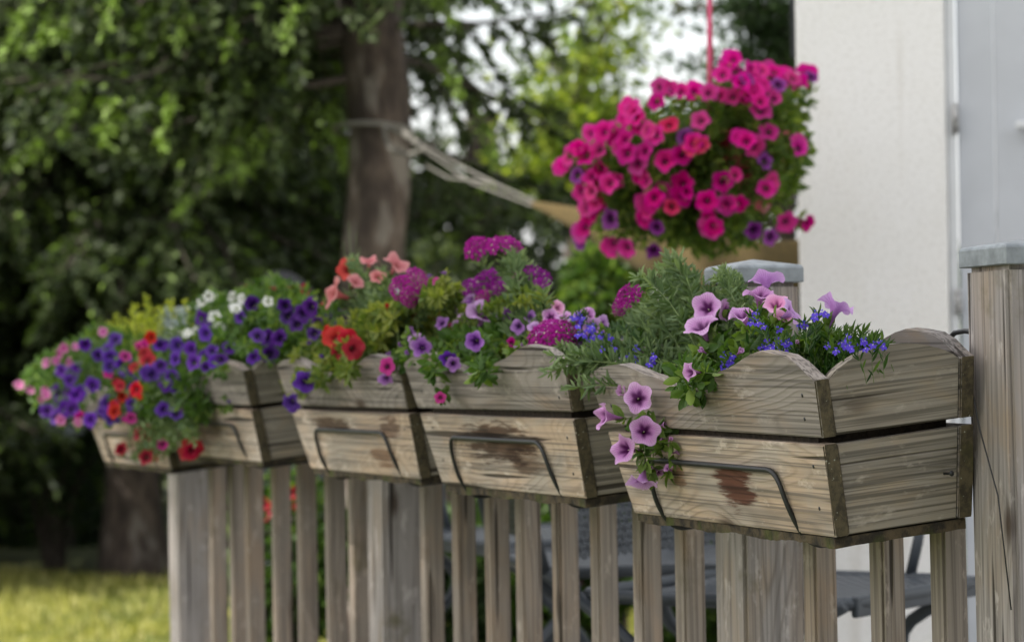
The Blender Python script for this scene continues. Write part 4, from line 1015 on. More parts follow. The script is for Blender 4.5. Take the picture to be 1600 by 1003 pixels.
tube('rope', fillet([hp(600, 197, 10.86), hp(632, 212, 10.8), hp(665, 232, 10.7), hp(640, 243, 10.75), hp(606, 232, 10.83), hp(600, 200, 10.86)], .05), .009, MAT['rope'], ham, 8)
tube('rope', fillet([hp(630, 206, 10.8), hp(650, 222, 10.7), hp(668, 236, 10.6)], .05), .012, MAT['rope'], ham, 8)
Zc = 9.2
for (pts) in ([(655, 225, 10.7), (740, 270, 9.9), (835, 318, Zc)], [(660, 232, 10.7), (735, 285, 9.9), (832, 322, Zc)], [(664, 258, 10.6), (700, 278, 10.2), (770, 286, 9.6), (834, 314, Zc)]):
    tube('rope', [hp(*p) for p in pts], .0042, MAT['rope'], ham, 6)
Lh = 30; V, F = [], []
W0 = [(832, 318, 9.2, .015, .015), (880, 335, 9.0, .05, .05), (940, 358, 8.8, .10, .14), (1010, 392, 8.55, .14, .3), (1100, 424, 8.2, .16, .42), (1180, 428, 7.9, .155, .42), (1260, 415, 7.65, .14, .36), (1330, 390, 7.45, .06, .12)]
ns = 12
for (px, py, Z, hh, ww) in W0:
    c = hp(px, py, Z)
    for j in range(ns + 1):
        a = math.pi * (j / ns); V.append(c + Vector((.12 * ww * math.cos(a), -ww * math.cos(a), hh * (.45 - 1.0 * math.sin(a)))))
for i in range(len(W0) - 1):
    for j in range(ns):
        a = i * (ns + 1) + j; F.append((a, a + 1, a + ns + 2, a + ns + 1))
o = pyobj('cloth', V, F, MAT['cloth'], ham, True)
md = o.modifiers.new('s', 'SUBSURF'); md.levels = md.render_levels = 2
md = o.modifiers.new('t', 'SOLIDIFY'); md.thickness = .006

# big unseen tree, added outside the frame on the left to shade the fence
bc = Vector((-10.75, -1.0, 12.9))
blobs = [(bc + Vector((rnd.uniform(-1.5, 1.5), rnd.uniform(-1.5, 1.5), rnd.uniform(-2.4, 2.4))), (1.25, 1.25, 1.1), 700) for _ in range(22)]
leafy_tree('tall unseen tree added beyond the left edge to shade the fence', Vector((-10.75, -1.0, 0)), 12.0, .25, blobs, 77, 'darkleaf', .26, tip=.1, wr=.75)


# =================================================================== FLOWERS IN THE BOXES
def fl(kind, px, py, spx, p, r=0, u=0, f=1, j=.15):
    pos = onp(px, py, p); s = FPX / pos.y; size = spx / 2 / s
    return (kind, pos, vdir(r + rnd.uniform(-j, j), u + rnd.uniform(-j, j), f), size)
def root(b, x, z=.11, y=.06): return boxes[b].matrix_basis @ Vector((x, y, z))
def sp(lst, p, j=6): return [onp(x + rnd.uniform(-j, j), y + rnd.uniform(-j, j), p + rnd.uniform(-.05, .05)) for x, y in lst]
bpy.context.view_layer.update()
# ---- nearest box
plant('petunia_plant', 'pink lilac petunias with dark veins standing in the middle of the nearest planter box', 'petunia', root(4, 0),
      [fl('lilac', 1104, 480, 50, 1.66, -.35, .3, .8), fl('lilac', 1138, 487, 46, 1.70, .6, .2, .6), fl('lilac', 1095, 508, 66, 1.64, -.5, .85, .35), fl('lilac', 1161, 492, 62, 1.66, -.1, .95, .38),
       fl('lilac', 1187, 459, 52, 1.70, .05, .93, .35), fl('lilacpale', 1197, 436, 58, 1.72, .1, .92, -.35), fl('pinklilac', 1212, 474, 50, 1.70, -.3, .6, .6),
       fl('lilacpale', 1238, 487, 50, 1.69, .7, .5, .3), fl('pinklilac', 1222, 497, 40, 1.68, .2, .7, .5), fl('lilacpale', 1308, 477, 62, 1.70, .45, .85, -.25), fl('lilac*', 1078, 581, 40, 1.53, -.8, .1, .4)],
      sp([(1090, 560), (1120, 540), (1150, 555), (1180, 560), (1070, 590), (1110, 600), (1095, 615), (1240, 540), (1165, 520), (1215, 545), (1290, 540), (1130, 590), (1060, 570), (1045, 600)], 1.66), 'leaf', 'petunias in the planter boxes', blob=[(onp(1080, 594, 1.56), (.02, .055, .022), 130), (onp(1120, 560, 1.66), (.03, .07, .025), 110)])
plant('petunia_plant', 'pink lilac petunias trailing over the left front of the nearest planter box', 'petunia', root(4, -.2, .125, .01),
      [fl('lilac', 997, 622, 62, 1.54, -.05, .1, 1, .03), fl('lilac', 944, 650, 52, 1.545, -.95, .1, .25, .03), fl('lilac', 1007, 673, 54, 1.54, .05, .15, 1, .03), fl('lilac', 973, 702, 56, 1.54, -.75, .05, .6, .05),
       fl('lilacpale', 1003, 755, 56, 1.555, -.15, -.85, .25, .05), fl('lilac*', 975, 611, 36, 1.575, -.6, .3, .5), fl('lilac*', 1030, 738, 22, 1.59, .5, -.4, .5), fl('lilac*', 1037, 664, 20, 1.58, .6, .1, .5)],
      sp([(1040, 640), (1050, 690), (1060, 715), (1035, 660), (1020, 720), (1045, 740), (1085, 635), (1060, 610), (1030, 690), (1015, 735)], 1.60, 4), 'leaf', 'petunias in the planter boxes', droop=.25, dens=.75)
lobp = []
for (cx, cy, n, w, h) in ((1183, 498, 5, 12, 12), (1215, 528, 13, 20, 16), (1197, 545, 4, 10, 6), (1226, 543, 4, 10, 6), (1138, 560, 6, 9, 14), (1140, 578, 6, 12, 9), (1282, 492, 5, 9, 8), (1322, 533, 4, 10, 10), (1320, 541, 4, 12, 6), (1352, 536, 5, 10, 7), (1372, 538, 6, 10, 6), (1258, 505, 4, 12, 6), (1300, 543, 3, 8, 5)):
    for _ in range(n): lobp.append(fl('lob', cx + rnd.uniform(-w, w), cy + rnd.uniform(-h, h), 17, 1.63 + rnd.uniform(-.03, .03), rnd.uniform(-.7, .5), rnd.uniform(-.1, .6), 1))
plant('lobelia_plant', 'blue lobelia with fine dark green leaves filling the right end of the nearest planter box', 'lobelia', root(4, .16),
      lobp, sp([(x, y) for x in range(1185, 1385, 7) for y in (548, 562, 575)] + [(x, 528 + abs(x - 1290) * .1) for x in range(1200, 1375, 9)] + [(1330, 515), (1345, 518), (1305, 520), (1290, 522), (1372, 540), (1260, 560), (1280, 500), (1315, 520)], 1.70, 5), 'leafl', 'lobelias in the planter boxes', .0007)
lob2 = []
for (cx, cy, n, w, h) in ((985, 552, 7, 12, 12), (978, 566, 4, 10, 8), (915, 508, 8, 18, 14), (935, 520, 6, 14, 12), (950, 535, 4, 10, 10), (1000, 575, 3, 8, 6), (1020, 560, 3, 8, 8), (905, 490, 3, 8, 6)):
    for _ in range(n): lob2.append(fl('lob', cx + rnd.uniform(-w, w), cy + rnd.uniform(-h, h), 17, 1.63 + rnd.uniform(-.03, .03), rnd.uniform(-.7, .5), rnd.uniform(-.1, .6), 1))
plant('lobelia_plant', 'blue lobelia at the left end of the nearest planter box beside the pale purple flowers', 'lobelia', root(4, -.2),
      lob2, sp([(940, 545), (960, 560), (980, 575), (1000, 560), (1010, 580), (925, 535), (950, 580), (1035, 575), (990, 590)], 1.70), 'leafl', 'lobelias in the planter boxes', .0007)
plant('verbena_plant', 'grey green verbena going to seed, tallest stems of the nearest planter box', 'verbena', root(4, -.13),
      [fl('verb', 983, 462, 42, 1.72, -.5, .7, .5), fl('verb', 968, 480, 28, 1.73, -.6, .5, .5)],
      sp([(1050, 403), (1045, 412), (1058, 410), (1062, 425), (1040, 430), (1035, 445), (1068, 440), (1050, 455), (1020, 470), (1000, 500), (1075, 470), (1025, 500), (1050, 510), (1080, 525), (1000, 540), (1030, 550), (1060, 560), (985, 520), (1010, 425), (995, 435), (1090, 545), (1040, 580), (1015, 520), (1070, 500)], 1.70, 7)
      + sp([(870, 560), (880, 575), (855, 585), (900, 600), (930, 560), (905, 570), (885, 555)], 1.58, 5), 'verb', 'verbenas in the planter boxes', .0012, dens=1.25, lscale=.72)
plant('verbena_plant', 'small grey green verbena with dark spent tips in front of the zinc post cap', 'verbena', root(4, .0),
      [], sp([(1125, 425), (1133, 418), (1140, 428), (1148, 430), (1118, 432), (1130, 440), (1142, 445), (1150, 470), (1162, 465), (1125, 455), (1135, 500)], 1.73, 3), 'leafg', 'verbenas in the planter boxes', dens=1.2, lscale=.7)
# ---- third box (tall magenta verbena)
plant('verbena_plant', 'tallest magenta verbena of all, above the middle planter box', 'verbena', root(3, 0),
      [fl('verb', 747, 388, 50, 1.72, -.3, .9, .3), fl('verb', 787, 385, 52, 1.72, .2, .92, .3), fl('verbp', 740, 452, 50, 1.73, -.3, .7, .4), fl('verbp', 768, 440, 56, 1.73, 0, .8, .5), fl('verbp', 800, 440, 40, 1.74, .1, .8, .4),
       fl('verbp', 838, 433, 44, 1.73, .4, .7, .4), fl('verbp', 846, 448, 32, 1.72, .5, .4, .5), fl('verb', 758, 465, 30, 1.69, -.1, .3, .8), fl('verbp', 722, 462, 34, 1.71, -.5, .5, .5), fl('verbp', 785, 452, 34, 1.70, .2, .5, .7), fl('verb', 812, 432, 26, 1.71, .2, .7, .5)],
      sp([(810, 400), (818, 412), (825, 420), (806, 410), (790, 430), (800, 470), (825, 470), (850, 480), (780, 500), (760, 480), (870, 500), (830, 500), (812, 440), (845, 465)], 1.72), 'verb', 'verbenas in the planter boxes', .0012, lscale=.8, dens=.9)
plant('verbena_plant', 'bright magenta verbena heads hanging at the right corner of the middle planter box', 'verbena', root(3, .2),
      [fl('verb', 850, 530, 58, 1.61, -.4, .5, .7), fl('verb', 880, 522, 46, 1.62, .1, .6, .7), fl('verb', 862, 512, 40, 1.64, -.1, .8, .5), fl('verb', 838, 545, 34, 1.60, -.6, .1, .7)],
      sp([(880, 545), (900, 550), (860, 550), (925, 550), (845, 560), (900, 530), (880, 580), (888, 600)], 1.62), 'leafg', 'verbenas in the planter boxes')
plant('petunia_plant', 'pale violet petunias between the two middle planter boxes, left of the blue lobelia', 'petunia', root(3, .24),
      [fl('lilacpale', 902, 500, 40, 1.66, -.4, .4, .7), fl('lilac', 918, 492, 38, 1.68, .3, .5, .6), fl('lilacpale', 925, 512, 42, 1.66, .1, .3, .9), fl('lilacpale', 942, 505, 34, 1.68, .5, .3, .6), fl('lilacpale', 900, 530, 36, 1.64, -.1, -.1, 1), fl('violet', 915, 535, 32, 1.65, .3, -.2, 1), fl('lilac', 880, 495, 30, 1.68, -.3, .8, .4)],
      sp([(900, 540), (920, 545), (940, 530), (890, 515)], 1.67), 'leaf', 'petunias in the planter boxes')
plant('petunia_plant', 'large pale violet petunia with smaller purple ones over the dip of the middle planter box', 'petunia', root(3, -.03),
      [fl('lilacpale', 757, 490, 60, 1.66, .35, .55, .55), fl('lilacpale', 722, 500, 50, 1.66, -.7, .7, .1), fl('violet', 742, 533, 42, 1.57, -.2, .0, 1), fl('violet', 795, 492, 30, 1.68, .6, .5, .4), fl('violet*', 703, 562, 26, 1.61, 0, -.3, .9)],
      sp([(740, 560), (760, 570), (780, 560), (800, 550), (820, 540), (720, 560), (700, 545), (775, 535), (755, 520), (810, 570), (790, 580), (835, 560), (730, 575), (765, 545), (680, 560), (800, 530)], 1.66), 'leaf', 'petunias in the planter boxes', dens=1.3, blob=[(onp(775, 560, 1.68), (.05, .12, .035), 220), (onp(755, 580, 1.55), (.012, .06, .010), 90), (onp(680, 573, 1.545), (.01, .03, .012), 50)])
plant('calibrachoa_plant', 'small violet calibrachoa trailing at the left end of the middle planter box', 'calibrachoa', root(3, -.2, .12, .02),
      [fl('violet', 659, 543, 34, 1.56, -.1, .1, 1), fl('lilacpale', 652, 533, 30, 1.58, -.3, .3, .9), fl('purple', 700, 560, 26, 1.55, .2, -.2, 1), fl('violet', 708, 568, 24, 1.55, .2, -.2, 1), fl('magenta', 688, 621, 20, 1.54, .1, 0, 1), fl('magenta', 605, 572, 30, 1.545, .2, .2, 1), fl('violet', 603, 592, 28, 1.545, -.1, -.6, .7)],
      sp([(670, 560), (690, 580), (650, 570), (705, 600), (690, 605), (640, 560), (715, 605), (660, 585), (625, 545), (640, 520), (680, 540), (610, 560)], 1.60, 4), 'leaf', 'calibrachoas in the planter boxes', .0008, dens=1.1, lscale=.7)
# ---- second box (red and salmon)
plant('petunia_plant', 'salmon pink petunias with a scarlet one standing above the olive foliage', 'petunia', root(2, 0),
      [fl('red', 543, 420, 42, 1.70, -.2, .4, .9), fl('salmon', 621, 412, 48, 1.68, .45, .6, .35), fl('salmon', 577, 407, 32, 1.70, -.1, .8, .3), fl('salmon', 519, 458, 56, 1.62, -.7, .3, .3), fl('salmon', 556, 440, 32, 1.66, .3, .5, .4), fl('salmon', 590, 432, 28, 1.68, .1, .5, .6),
       fl('crimson', 500, 478, 24, 1.70, -.5, .6, .3)],
      sp([(575, 430), (590, 440), (600, 450), (580, 460), (560, 470), (600, 475), (585, 490), (610, 460), (570, 445), (595, 425), (560, 490), (605, 500), (620, 520), (550, 345 + 60)], 1.70), 'leafg', 'petunias in the planter boxes', dens=1.3)
plant('petunia_plant', 'scarlet petunias low in the yellow green foliage of the red and salmon box', 'petunia', root(2, -.08, .12, .03),
      [fl('red', 522, 527, 44, 1.56, -.5, .2, .8), fl('red', 545, 528, 40, 1.56, .2, .5, .7), fl('red', 552, 545, 38, 1.555, .3, -.2, .9), fl('red', 530, 548, 38, 1.555, -.2, -.3, .9), fl('red', 512, 520, 30, 1.57, -.7, .3, .5),
       fl('red*', 650, 497, 26, 1.66, -.6, .6, .3), fl('red*', 672, 500, 26, 1.66, .5, .7, .3), fl('crimson*', 690, 490, 22, 1.67, .7, .3, .3), fl('red*', 640, 515, 22, 1.66, .3, .2, .6)],
      sp([(500, 560), (520, 570), (540, 580), (490, 580), (560, 560), (580, 550), (600, 540), (570, 570), (480, 560), (510, 590), (530, 590), (475, 600), (490, 600), (550, 500), (575, 510), (600, 520), (620, 500), (640, 490), (660, 510), (680, 520), (640, 540), (620, 550), (600, 560), (660, 480), (690, 470), (705, 460), (640, 470), (480, 520), (500, 500), (590, 480), (530, 510), (465, 590), (610, 490), (650, 460)], 1.64), 'leafy', 'petunias in the planter boxes', dens=1.35, blob=[(onp(505, 588, 1.55), (.012, .05, .012), 80), (onp(545, 578, 1.55), (.012, .05, .012), 80), (onp(475, 600, 1.545), (.01, .02, .014), 40), (onp(560, 545, 1.67), (.05, .14, .03), 230), (onp(640, 530, 1.7), (.045, .11, .03), 150)])
plant('verbena_plant', 'round magenta verbena head beside the salmon petunia', 'verbena', root(2, .08),
      [fl('verb', 628, 450, 46, 1.60, -.3, .3, .8), fl('verb', 651, 436, 40, 1.61, .3, .6, .6), fl('verb', 640, 464, 30, 1.595, 0, -.1, 1)],
      sp([(690, 450), (700, 445), (680, 455), (670, 480), (710, 470), (640, 480), (660, 470), (700, 480)], 1.68), 'leafg', 'verbenas in the planter boxes', lscale=.8)
plant('petunia_plant', 'dark purple petunias hanging over the left end of the red and salmon box', 'petunia', root(2, -.22, .13, .02),
      [fl('purple', 478, 596, 42, 1.52, .3, -.1, .9), fl('purple', 455, 630, 36, 1.545, -.3, -.6, .7), fl('darkpurple', 538, 490, 40, 1.66, .5, .7, .2), fl('darkpurple', 515, 500, 34, 1.66, -.4, .5, .5), fl('darkpurple', 487, 520, 34, 1.66, .2, .2, .9), fl('darkpurple', 500, 533, 32, 1.66, -.3, -.2, .9),
       fl('darkpurple*', 462, 578, 22, 1.62, -.4, .2, .8), fl('darkpurple', 485, 572, 24, 1.63, .4, .5, .6)],
      sp([(470, 610), (480, 620), (490, 600), (450, 600), (465, 585), (500, 560), (485, 545), (470, 560)], 1.61), 'leafy', 'petunias in the planter boxes')
plant('calibrachoa_plant', 'loose small lilac and violet calibrachoa between the scarlet flowers and the large pale violet petunia', 'calibrachoa', root(2, .22),
      [fl(k_, x_, y_, s_, p_, rnd.uniform(-.6, .5), rnd.uniform(0, .8), .8) for k_, x_, y_, s_, p_ in (('violet', 690, 505, 26, 1.64), ('violet', 672, 470, 22, 1.68), ('magenta', 702, 512, 20, 1.66), ('lilac', 715, 478, 26, 1.68), ('violet', 640, 520, 22, 1.62), ('magenta', 682, 440, 18, 1.70), ('lilacpale', 735, 468, 26, 1.70), ('violet', 810, 510, 26, 1.66), ('violet', 828, 495, 24, 1.68), ('magenta', 800, 535, 20, 1.64), ('lilac', 860, 495, 30, 1.68), ('lilacpale', 838, 512, 28, 1.66), ('pinklilac', 872, 480, 28, 1.70))],
      sp([(700, 430), (712, 442), (690, 460), (720, 450), (735, 475), (655, 455), (668, 440), (745, 500), (720, 520), (840, 475), (860, 470), (830, 520)], 1.69), 'leafy', 'calibrachoas in the planter boxes', .0008, lscale=.75)
# grass stalks
g = tag(empty('grass_stalks', root(2, -.02)), 'thin seeded grass stalks rising behind the scarlet petunia', 'grass')
for k_, (a, b_) in enumerate((((548, 480), (545, 345)), ((552, 480), (557, 362)), ((546, 480), (536, 375)), ((556, 470), (562, 385)))):
    pa, pb = onp(*a, 1.72) - g.location, onp(*b_, 1.74) - g.location
    tube('stalk', bez(Vector((0, 0, 0)), pa, pb, 10), [.0012 * (1 - i / 14) for i in range(11)], MAT['stem'], g, 5)
g = tag(empty('flower_stalk', root(2, .1)), 'thick pale green stalk standing among the foliage of the red and salmon box', 'plant stalk')
pts = bez(Vector((0, 0, 0)), onp(625, 590, 1.62) - g.location, onp(622, 500, 1.62) - g.location, 8) ; tube('stalk', pts, .0036, MAT['stem'], g, 7)
# long thin stems reaching right from the far boxes
g = tag(empty('lavender_stalks', root(1, .25)), 'thin pale green stalks crossing in front of the dark purple petunias', 'plant stalk')
for a, b_ in (((440, 560), (420, 485)), ((480, 590), (450, 470)), ((500, 600), (470, 500)), ((505, 590), (440, 500)), ((470, 560), (500, 480)), ((500, 545), (430, 515))):
    tube('stalk', bez(Vector((0, 0, 0)), onp(*a, 1.66) - g.location, onp(*b_, 1.68) - g.location, 8), .0013, MAT['stem'], g, 5)

# ---- far boxes: purple, red, pink and white mass
def zl(l, dx=2.786, oy=420): return [(x / dx, y / dx + oy) for x, y in l]
PUR = [(rnd.uniform(90, 330), rnd.uniform(555, 645)) for _ in range(16)] + zl([(1125, 290), (1100, 380), (925, 355), (960, 390), (840, 410), (705, 420), (665, 455), (690, 440), (720, 498), (745, 485), (460, 350), (475, 420), (300, 485), (405, 505), (330, 555), (350, 545), (260, 590), (310, 610), (210, 620), (490, 645), (480, 630), (710, 615), (765, 628), (575, 585), (370, 330), (500, 310), (700, 330), (770, 330), (830, 350), (890, 285), (940, 235), (1050, 215), (870, 215), (1000, 345), (340, 430), (270, 440), (760, 390), (905, 375), (940, 400), (655, 470), (545, 430), (430, 370), (395, 650), (745, 460), (650, 520 - 60), (320, 450), (285, 610), (235, 640)])
DRK = zl([(1240, 160), (1350, 170), (1385, 240), (1210, 300), (1245, 200), (1290, 240), (1370, 280), (1320, 190), (830, 525), (800, 350), (1180, 370), (700, 600), (1160, 300), (1100, 150), (865, 630), (630, 630), (450, 310)])
RED = zl([(520, 505), (530, 550), (595, 530), (605, 545), (635, 365), (640, 400), (590, 425), (500, 610), (500, 620), (660, 300), (520, 500)])
CRI = zl([(605, 715), (655, 710), (835, 770), (830, 790), (815, 805), (640, 815), (660, 805), (530, 790), (1270, 100), (1330, 90), (1080, 105), (700, 260), (610, 270), (850, 780), (655, 290)])
MAG = zl([(545, 375), (620, 330), (475, 448), (710, 760), (550, 640), (600, 335), (780, 625), (345, 640), (570, 650)])
PNK = zl([(450, 280), (275, 340), (240, 395), (200, 405), (300, 410), (80, 505), (190, 525), (175, 565), (200, 545), (265, 655), (325, 340), (130, 525), (255, 370), (345, 670)])
WHT = zl([(885, 140), (905, 125), (1020, 170), (1035, 165), (1015, 125), (1050, 130), (1170, 140), (960, 255), (975, 245), (750, 275), (810, 280), (850, 275), (930, 210), (780, 285), (945, 270)])
def fm(kind, lst, s, p0=1.53, top=520, j=2):
    out = []
    for (x, y) in lst:
        p = p0 + (.10 if y < top else 0) + rnd.uniform(-.03, .03)
        if x < 170 and y > 540: p = 1.54 + rnd.uniform(-.03, .03)
        out.append(fl(kind, x + rnd.uniform(-j, j), y + rnd.uniform(-j, j), s * rnd.uniform(.85, 1.12), p, rnd.uniform(-.75, .45), rnd.uniform(-.25, .65), 1))
    return out
half = lambda l, c: ([q for q in l if q[0] >= c], [q for q in l if q[0] < c])
pr, pl_ = half(PUR, 235)
def grid(x0, x1, y0, y1, n): return [(rnd.uniform(x0, x1), rnd.uniform(y0, y1)) for _ in range(n)]
def mass(x0, x1, y0, y1, n, p, rr, lf):          # leafy volume filled along the picture region
    out = []
    for _ in range(n):
        x, y = rnd.uniform(x0, x1), rnd.uniform(y0, y1); out.append((onp(x, y, p + rnd.uniform(-.05, .05)), (rr, rr * 1.4, rr * .8), lf))
    return out
plant('petunia_plant', 'purple petunias spilling over the front of the box with the rounded end', 'petunia', root(1, -.1),
      fm('purple', pr, 29), sp(grid(250, 400, 520, 640, 26), 1.62) + sp(grid(300, 420, 490, 540, 12), 1.68), 'leaf', 'petunias in the planter boxes', lo=True, dens=.9, blob=mass(255, 330, 560, 620, 6, 1.60, .04, 90) + mass(270, 400, 510, 560, 9, 1.68, .045, 80))
plant('petunia_plant', 'purple petunias trailing far out at the left end of the farthest box', 'petunia', root(0, -.1),
      fm('purple', pl_, 30), sp(grid(70, 240, 560, 640, 26), 1.62) + sp(grid(140, 240, 520, 560, 8), 1.66), 'leaf', 'petunias in the planter boxes', lo=True, dens=.8, blob=mass(110, 250, 555, 640, 12, 1.64, .045, 90) + mass(70, 130, 590, 640, 4, 1.62, .04, 100) + mass(150, 230, 525, 560, 5, 1.68, .04, 80) + mass(175, 320, 590, 648, 14, 1.565, .028, 90))
plant('petunia_plant', 'dark purple petunias right of the white flowers, above the rounded end board', 'petunia', root(1, .15),
      fm('darkpurple', [q for q in DRK if q[0] > 300], 32, 1.60, 400), sp(grid(380, 500, 470, 560, 30), 1.68), 'leaf', 'petunias in the planter boxes', lo=True, blob=mass(380, 480, 490, 545, 8, 1.74, .045, 80) + mass(420, 480, 450, 480, 2, 1.72, .03, 90))
plant('petunia_plant', 'scarlet petunias among the purple ones of the farthest boxes', 'petunia', root(0, .1),
      fm('red', RED, 25, 1.50), sp(grid(180, 250, 550, 640, 10), 1.60), 'leafg', 'petunias in the planter boxes', lo=True)
plant('petunia_plant', 'deep red petunias hanging lowest in front of the wire brackets', 'petunia', root(0, .22, .12, .03),
      fm('crimson', [q for q in CRI if q[1] > 640], 32, 1.555), sp(grid(200, 310, 650, 715, 26), 1.575), 'leafg', 'petunias in the planter boxes', lo=True, droop=.3, blob=mass(215, 260, 670, 700, 4, 1.575, .03, 90) + mass(285, 310, 640, 690, 3, 1.575, .022, 70) + mass(250, 300, 610, 650, 4, 1.58, .035, 110))
plant('petunia_plant', 'small deep red petunias at the back right of the white flowers', 'petunia', root(1, .1),
      fm('crimson', [q for q in CRI if q[1] < 640], 20, 1.72), sp(grid(380, 490, 450, 480, 10) + [(430, 440), (437, 446)], 1.74), 'leaf', 'petunias in the planter boxes', lo=True)
plant('petunia_plant', 'magenta petunias scattered in the purple mass of the far boxes', 'petunia', root(0, .05),
      fm('magenta', MAG, 22, 1.52), sp(grid(170, 260, 540, 600, 8), 1.62), 'leaf', 'petunias in the planter boxes', lo=True)
plant('petunia_plant', 'pale pink petunias trailing at the extreme left of the flowers', 'petunia', root(0, -.26),
      fm('pink', PNK, 18, 1.55), sp([(35, 605), (60, 600), (90, 590), (100, 570), (80, 610), (110, 560), (140, 550), (50, 608)], 1.62), 'leaf', 'petunias in the planter boxes', lo=True)
plant('petunia_plant', 'white petunias at the top of the box with the rounded end', 'petunia', root(1, -.08),
      fm('white', WHT, 21, 1.60, 400), sp(grid(310, 430, 460, 520, 20), 1.70), 'leaf', 'petunias in the planter boxes', lo=True, blob=mass(330, 430, 480, 520, 6, 1.72, .05, 110))
sd = tag(empty('sedum_plant', root(0, -.05)), 'bright yellow green sedum spikes at the back of the farthest box', 'sedum')
V, F = [], []; LP, LD = [], []
for (x, y) in [(174, 505), (183, 493), (190, 508), (197, 500), (206, 487), (212, 476), (220, 490), (228, 462), (233, 478), (241, 492), (247, 482), (256, 488), (264, 474), (271, 470), (279, 486), (288, 472), (297, 480), (236, 500), (222, 505), (205, 508), (251, 503), (268, 497), (284, 499), (296, 500)]:
    b_ = onp(x + rnd.uniform(-2, 2), y, 1.71 + rnd.uniform(-.05, .05)) - sd.location; a_ = Vector((b_.x * .8, b_.y * .8, -.005))
    pts = bez(a_, Vector((b_.x, b_.y, b_.z * .4)), b_, 8); tube_data(V, F, pts, .0016, 4, False)
    for m in range(170):
        t_ = rnd.uniform(.15, 1) ; i = min(7, int(t_ * 8)); p = pts[i].lerp(pts[i + 1], t_ * 8 - i); LP.append(A(p)); LD.append(np.array([rnd.gauss(0, 1), rnd.gauss(0, 1), .7]))
pyobj('stems', V, F, MAT['stem'], sd, True)
cloud('leaves', MAT['leafs'], np.array(LP), np.array(LD), .013, .0052, rtint(len(LP), .3), sd)
plant('dusty_miller', 'silver blue foliage plant beside the sedum spikes', 'plant', root(0, .15),
      [], sp(grid(255, 305, 490, 512, 12), 1.70), 'leafb', None, .001, lo=True)

# =================================================================== HANGING BASKET
bz = 6.15
pc = at(1138, 262, bz)
pot = tag(empty('hanging_pot', pc), 'pink red plastic hanging pot with straps, hidden in flowers beside the wall', 'hanging pot')
V, F = [], []; prof = [(.075, -.10), (.085, -.095), (.115, .0), (.128, .055), (.133, .056), (.133, .072), (.124, .072), (.118, .045), (.06, .04), (0.0, .045)]
sg_ = 32
for (r_, z_) in [(0.0, -.10)] + prof:
    for i in range(sg_): V.append((r_ * math.cos(2 * math.pi * i / sg_), r_ * math.sin(2 * math.pi * i / sg_), z_))
for j_ in range(len(prof)):
    for i in range(sg_): F.append((j_ * sg_ + i, j_ * sg_ + (i + 1) % sg_, (j_ + 1) * sg_ + (i + 1) % sg_, (j_ + 1) * sg_ + i))
pyobj('bowl', V, F, MAT['pot'], pot, True)
ap = at(1109, -55, bz) - pc
for ang, rr_ in ((-1.95, .0055), (1.72, .002)): tube('strap', [Vector((.13 * math.cos(ang), .13 * math.sin(ang), .06)), ap], rr_, MAT['strap'], pot, 6)
HOT = [(x / 2.333 + 850, y / 2.333) for x, y in [(460, 325), (545, 330), (425, 315), (910, 285), (730, 350), (790, 310), (840, 260), (790, 370), (570, 440), (440, 585), (365, 550), (350, 460), (380, 475), (245, 475), (150, 565), (200, 545), (75, 600), (90, 570), (235, 670), (265, 660), (370, 660), (465, 745), (375, 770), (170, 700), (180, 770), (145, 830), (235, 905), (250, 890), (300, 905), (605, 830), (600, 800), (710, 745), (830, 665), (930, 520), (885, 810), (962, 815), (320, 400), (300, 430), (500, 330), (275, 540), (690, 350), (750, 290), (860, 310), (650, 270), (300, 390), (330, 425), (215, 480), (270, 500), (370, 740), (365, 800), (185, 740), (150, 760), (60, 610), (125, 540), (690, 215), (665, 240), (720, 300), (640, 345), (520, 700), (940, 300), (960, 265), (410, 370), (170, 645), (130, 700), (545, 520), (600, 335), (300, 560), (580, 520), (350, 640), (880, 270), (770, 330)]]
CORAL = [(x / 2.333 + 850, y / 2.333) for x, y in [(455, 455), (540, 535), (575, 530), (465, 755), (180, 720)]]
MGT = [(x / 2.333 + 850, y / 2.333) for x, y in [(680, 205), (760, 250), (820, 480), (130, 845), (340, 600), (840, 360), (790, 400), (700, 260), (430, 700), (665, 750), (930, 540), (820, 250), (905, 300)]]
PLM = [(x / 2.333 + 850, y / 2.333) for x, y in [(805, 590), (765, 840), (825, 865), (410, 830), (400, 915), (120, 640), (515, 500), (975, 280), (135, 880), (855, 310), (240, 800), (740, 290)]]
bc_ = at(1105, 245, bz)
def hb_(kind, lst, s):
    out = []
    for (x, y) in lst:
        nx, ny = (x - 1085) / 200, (245 - y) / 165; fr = max(.0, 1 - nx * nx * .8 - ny * ny * .6)
        Z = bz - .26 * math.sqrt(fr) + rnd.uniform(-.03, .03); pos = at(x, y, Z)
        out.append((kind, pos, vdir(nx * .8 + rnd.uniform(-.35, .3) - .1, ny * .7 + rnd.uniform(-.1, .35), .9), s * rnd.uniform(.85, 1.12) / 2 / (FPX / Z)))
    return out
def hm(l, n, lf=150, r=.05):
    out = []
    for _ in range(n):
        x0, x1, y0, y1 = rnd.choice(l); out.append((at(rnd.uniform(x0, x1), rnd.uniform(y0, y1), bz + rnd.uniform(-.14, .08)), (r, r, r * .9), lf))
    return out
rt = pc + Vector((0, 0, .05))
REG = [(1040, 1230, 140, 190), (1000, 1120, 190, 300), (930, 1060, 230, 330), (1060, 1130, 260, 350), (1170, 1240, 220, 340), (1000, 1180, 300, 370), (1100, 1200, 130, 180), (930, 1000, 290, 360), (1190, 1240, 150, 230), (1080, 1160, 330, 370), (1180, 1225, 170, 330)]
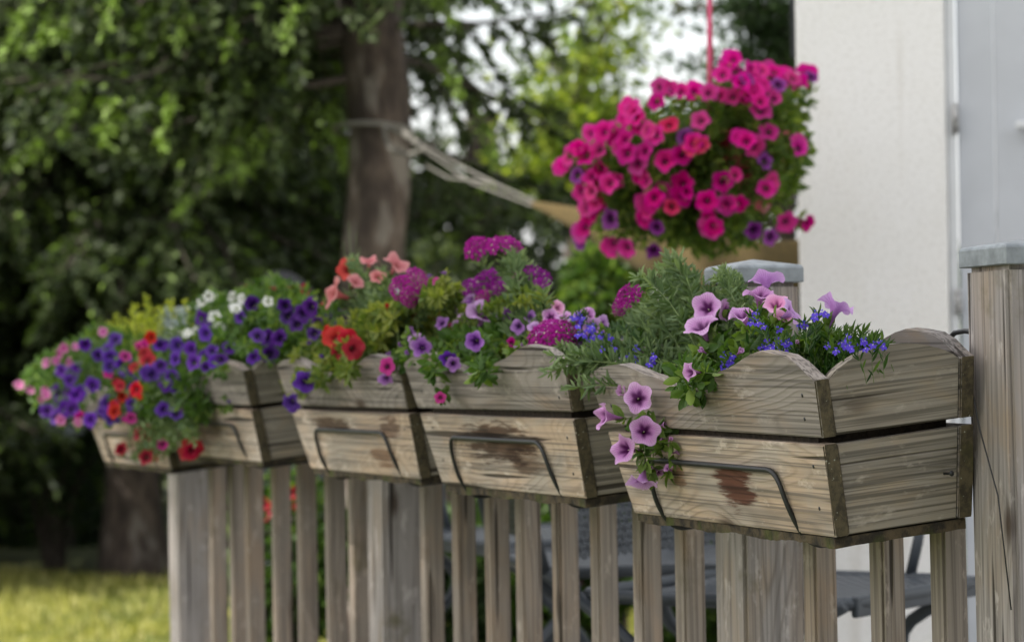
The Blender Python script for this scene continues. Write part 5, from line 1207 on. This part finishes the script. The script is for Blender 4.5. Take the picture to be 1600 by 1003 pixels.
plant('petunia_plant', 'hot pink petunias cascading from the hanging pot', 'petunia', rt, hb_('hot', HOT + [(rnd.gauss(0, 1) * sx + cx, rnd.gauss(0, 1) * sy + cy) for cx, cy, sx, sy, n_ in ((960, 225, 32, 22, 4), (930, 310, 20, 30, 4), (1030, 280, 35, 40, 5), (1180, 135, 38, 18, 5), (1190, 240, 35, 50, 5), (1110, 320, 35, 25, 4)) for _ in range(n_)], 37),
      [at(rnd.uniform(*q[:2]), rnd.uniform(*q[2:]), bz + rnd.uniform(-.13, .13)) for q in (REG * 5)] + [at(1255, 185, bz), at(1245, 345, bz - .05)], 'leafh', 'petunias of the hanging pot', .0014, lo=True, dens=.55, blob=hm(REG, 44) + [(at(x, y, bz - .16), (.035, .03, .035), 90) for x, y in ((1100, 250), (1195, 245), (1105, 215), (1190, 215), (1095, 285), (1110, 305), (1195, 285), (1060, 230), (1075, 270), (1085, 210), (1150, 325), (1120, 330))], lscale=1.15)
plant('petunia_plant', 'coral red petunias near the middle of the hanging flowers', 'petunia', rt, hb_('hotred', CORAL, 38), [], 'leafh', 'petunias of the hanging pot', .0014, lo=True)
plant('petunia_plant', 'deeper magenta petunias at the top right of the hanging flowers', 'petunia', rt, hb_('magenta', MGT, 38), [], 'leafh', 'petunias of the hanging pot', .0014, lo=True)
plant('petunia_plant', 'dark plum petunias around the lower edge of the hanging flowers', 'petunia', rt, hb_('plum', PLM, 32), [], 'leafh', 'petunias of the hanging pot', .0014, lo=True)
# unseen hedge, added behind the viewpoint to darken the faces turned to the camera
hd = tag(empty('hedge', Vector((1.0, -1.5, 0))), 'tall dark unseen hedge added behind the viewpoint to darken faces turned that way', 'hedge')
N = 16000
P = np.stack([nr.uniform(-.8, 6.5, N), nr.uniform(-.4, .4, N), nr.uniform(0, 5.2, N)], 1)
cloud('foliage', MAT['darkleaf'], P, nr.normal(size=(N, 3)), .2, .12, rtint(N, .1), hd)
tube('stem', [Vector((0, 0, 0)), Vector((0, 0, 3.8))], .06, MAT['bark'], hd)
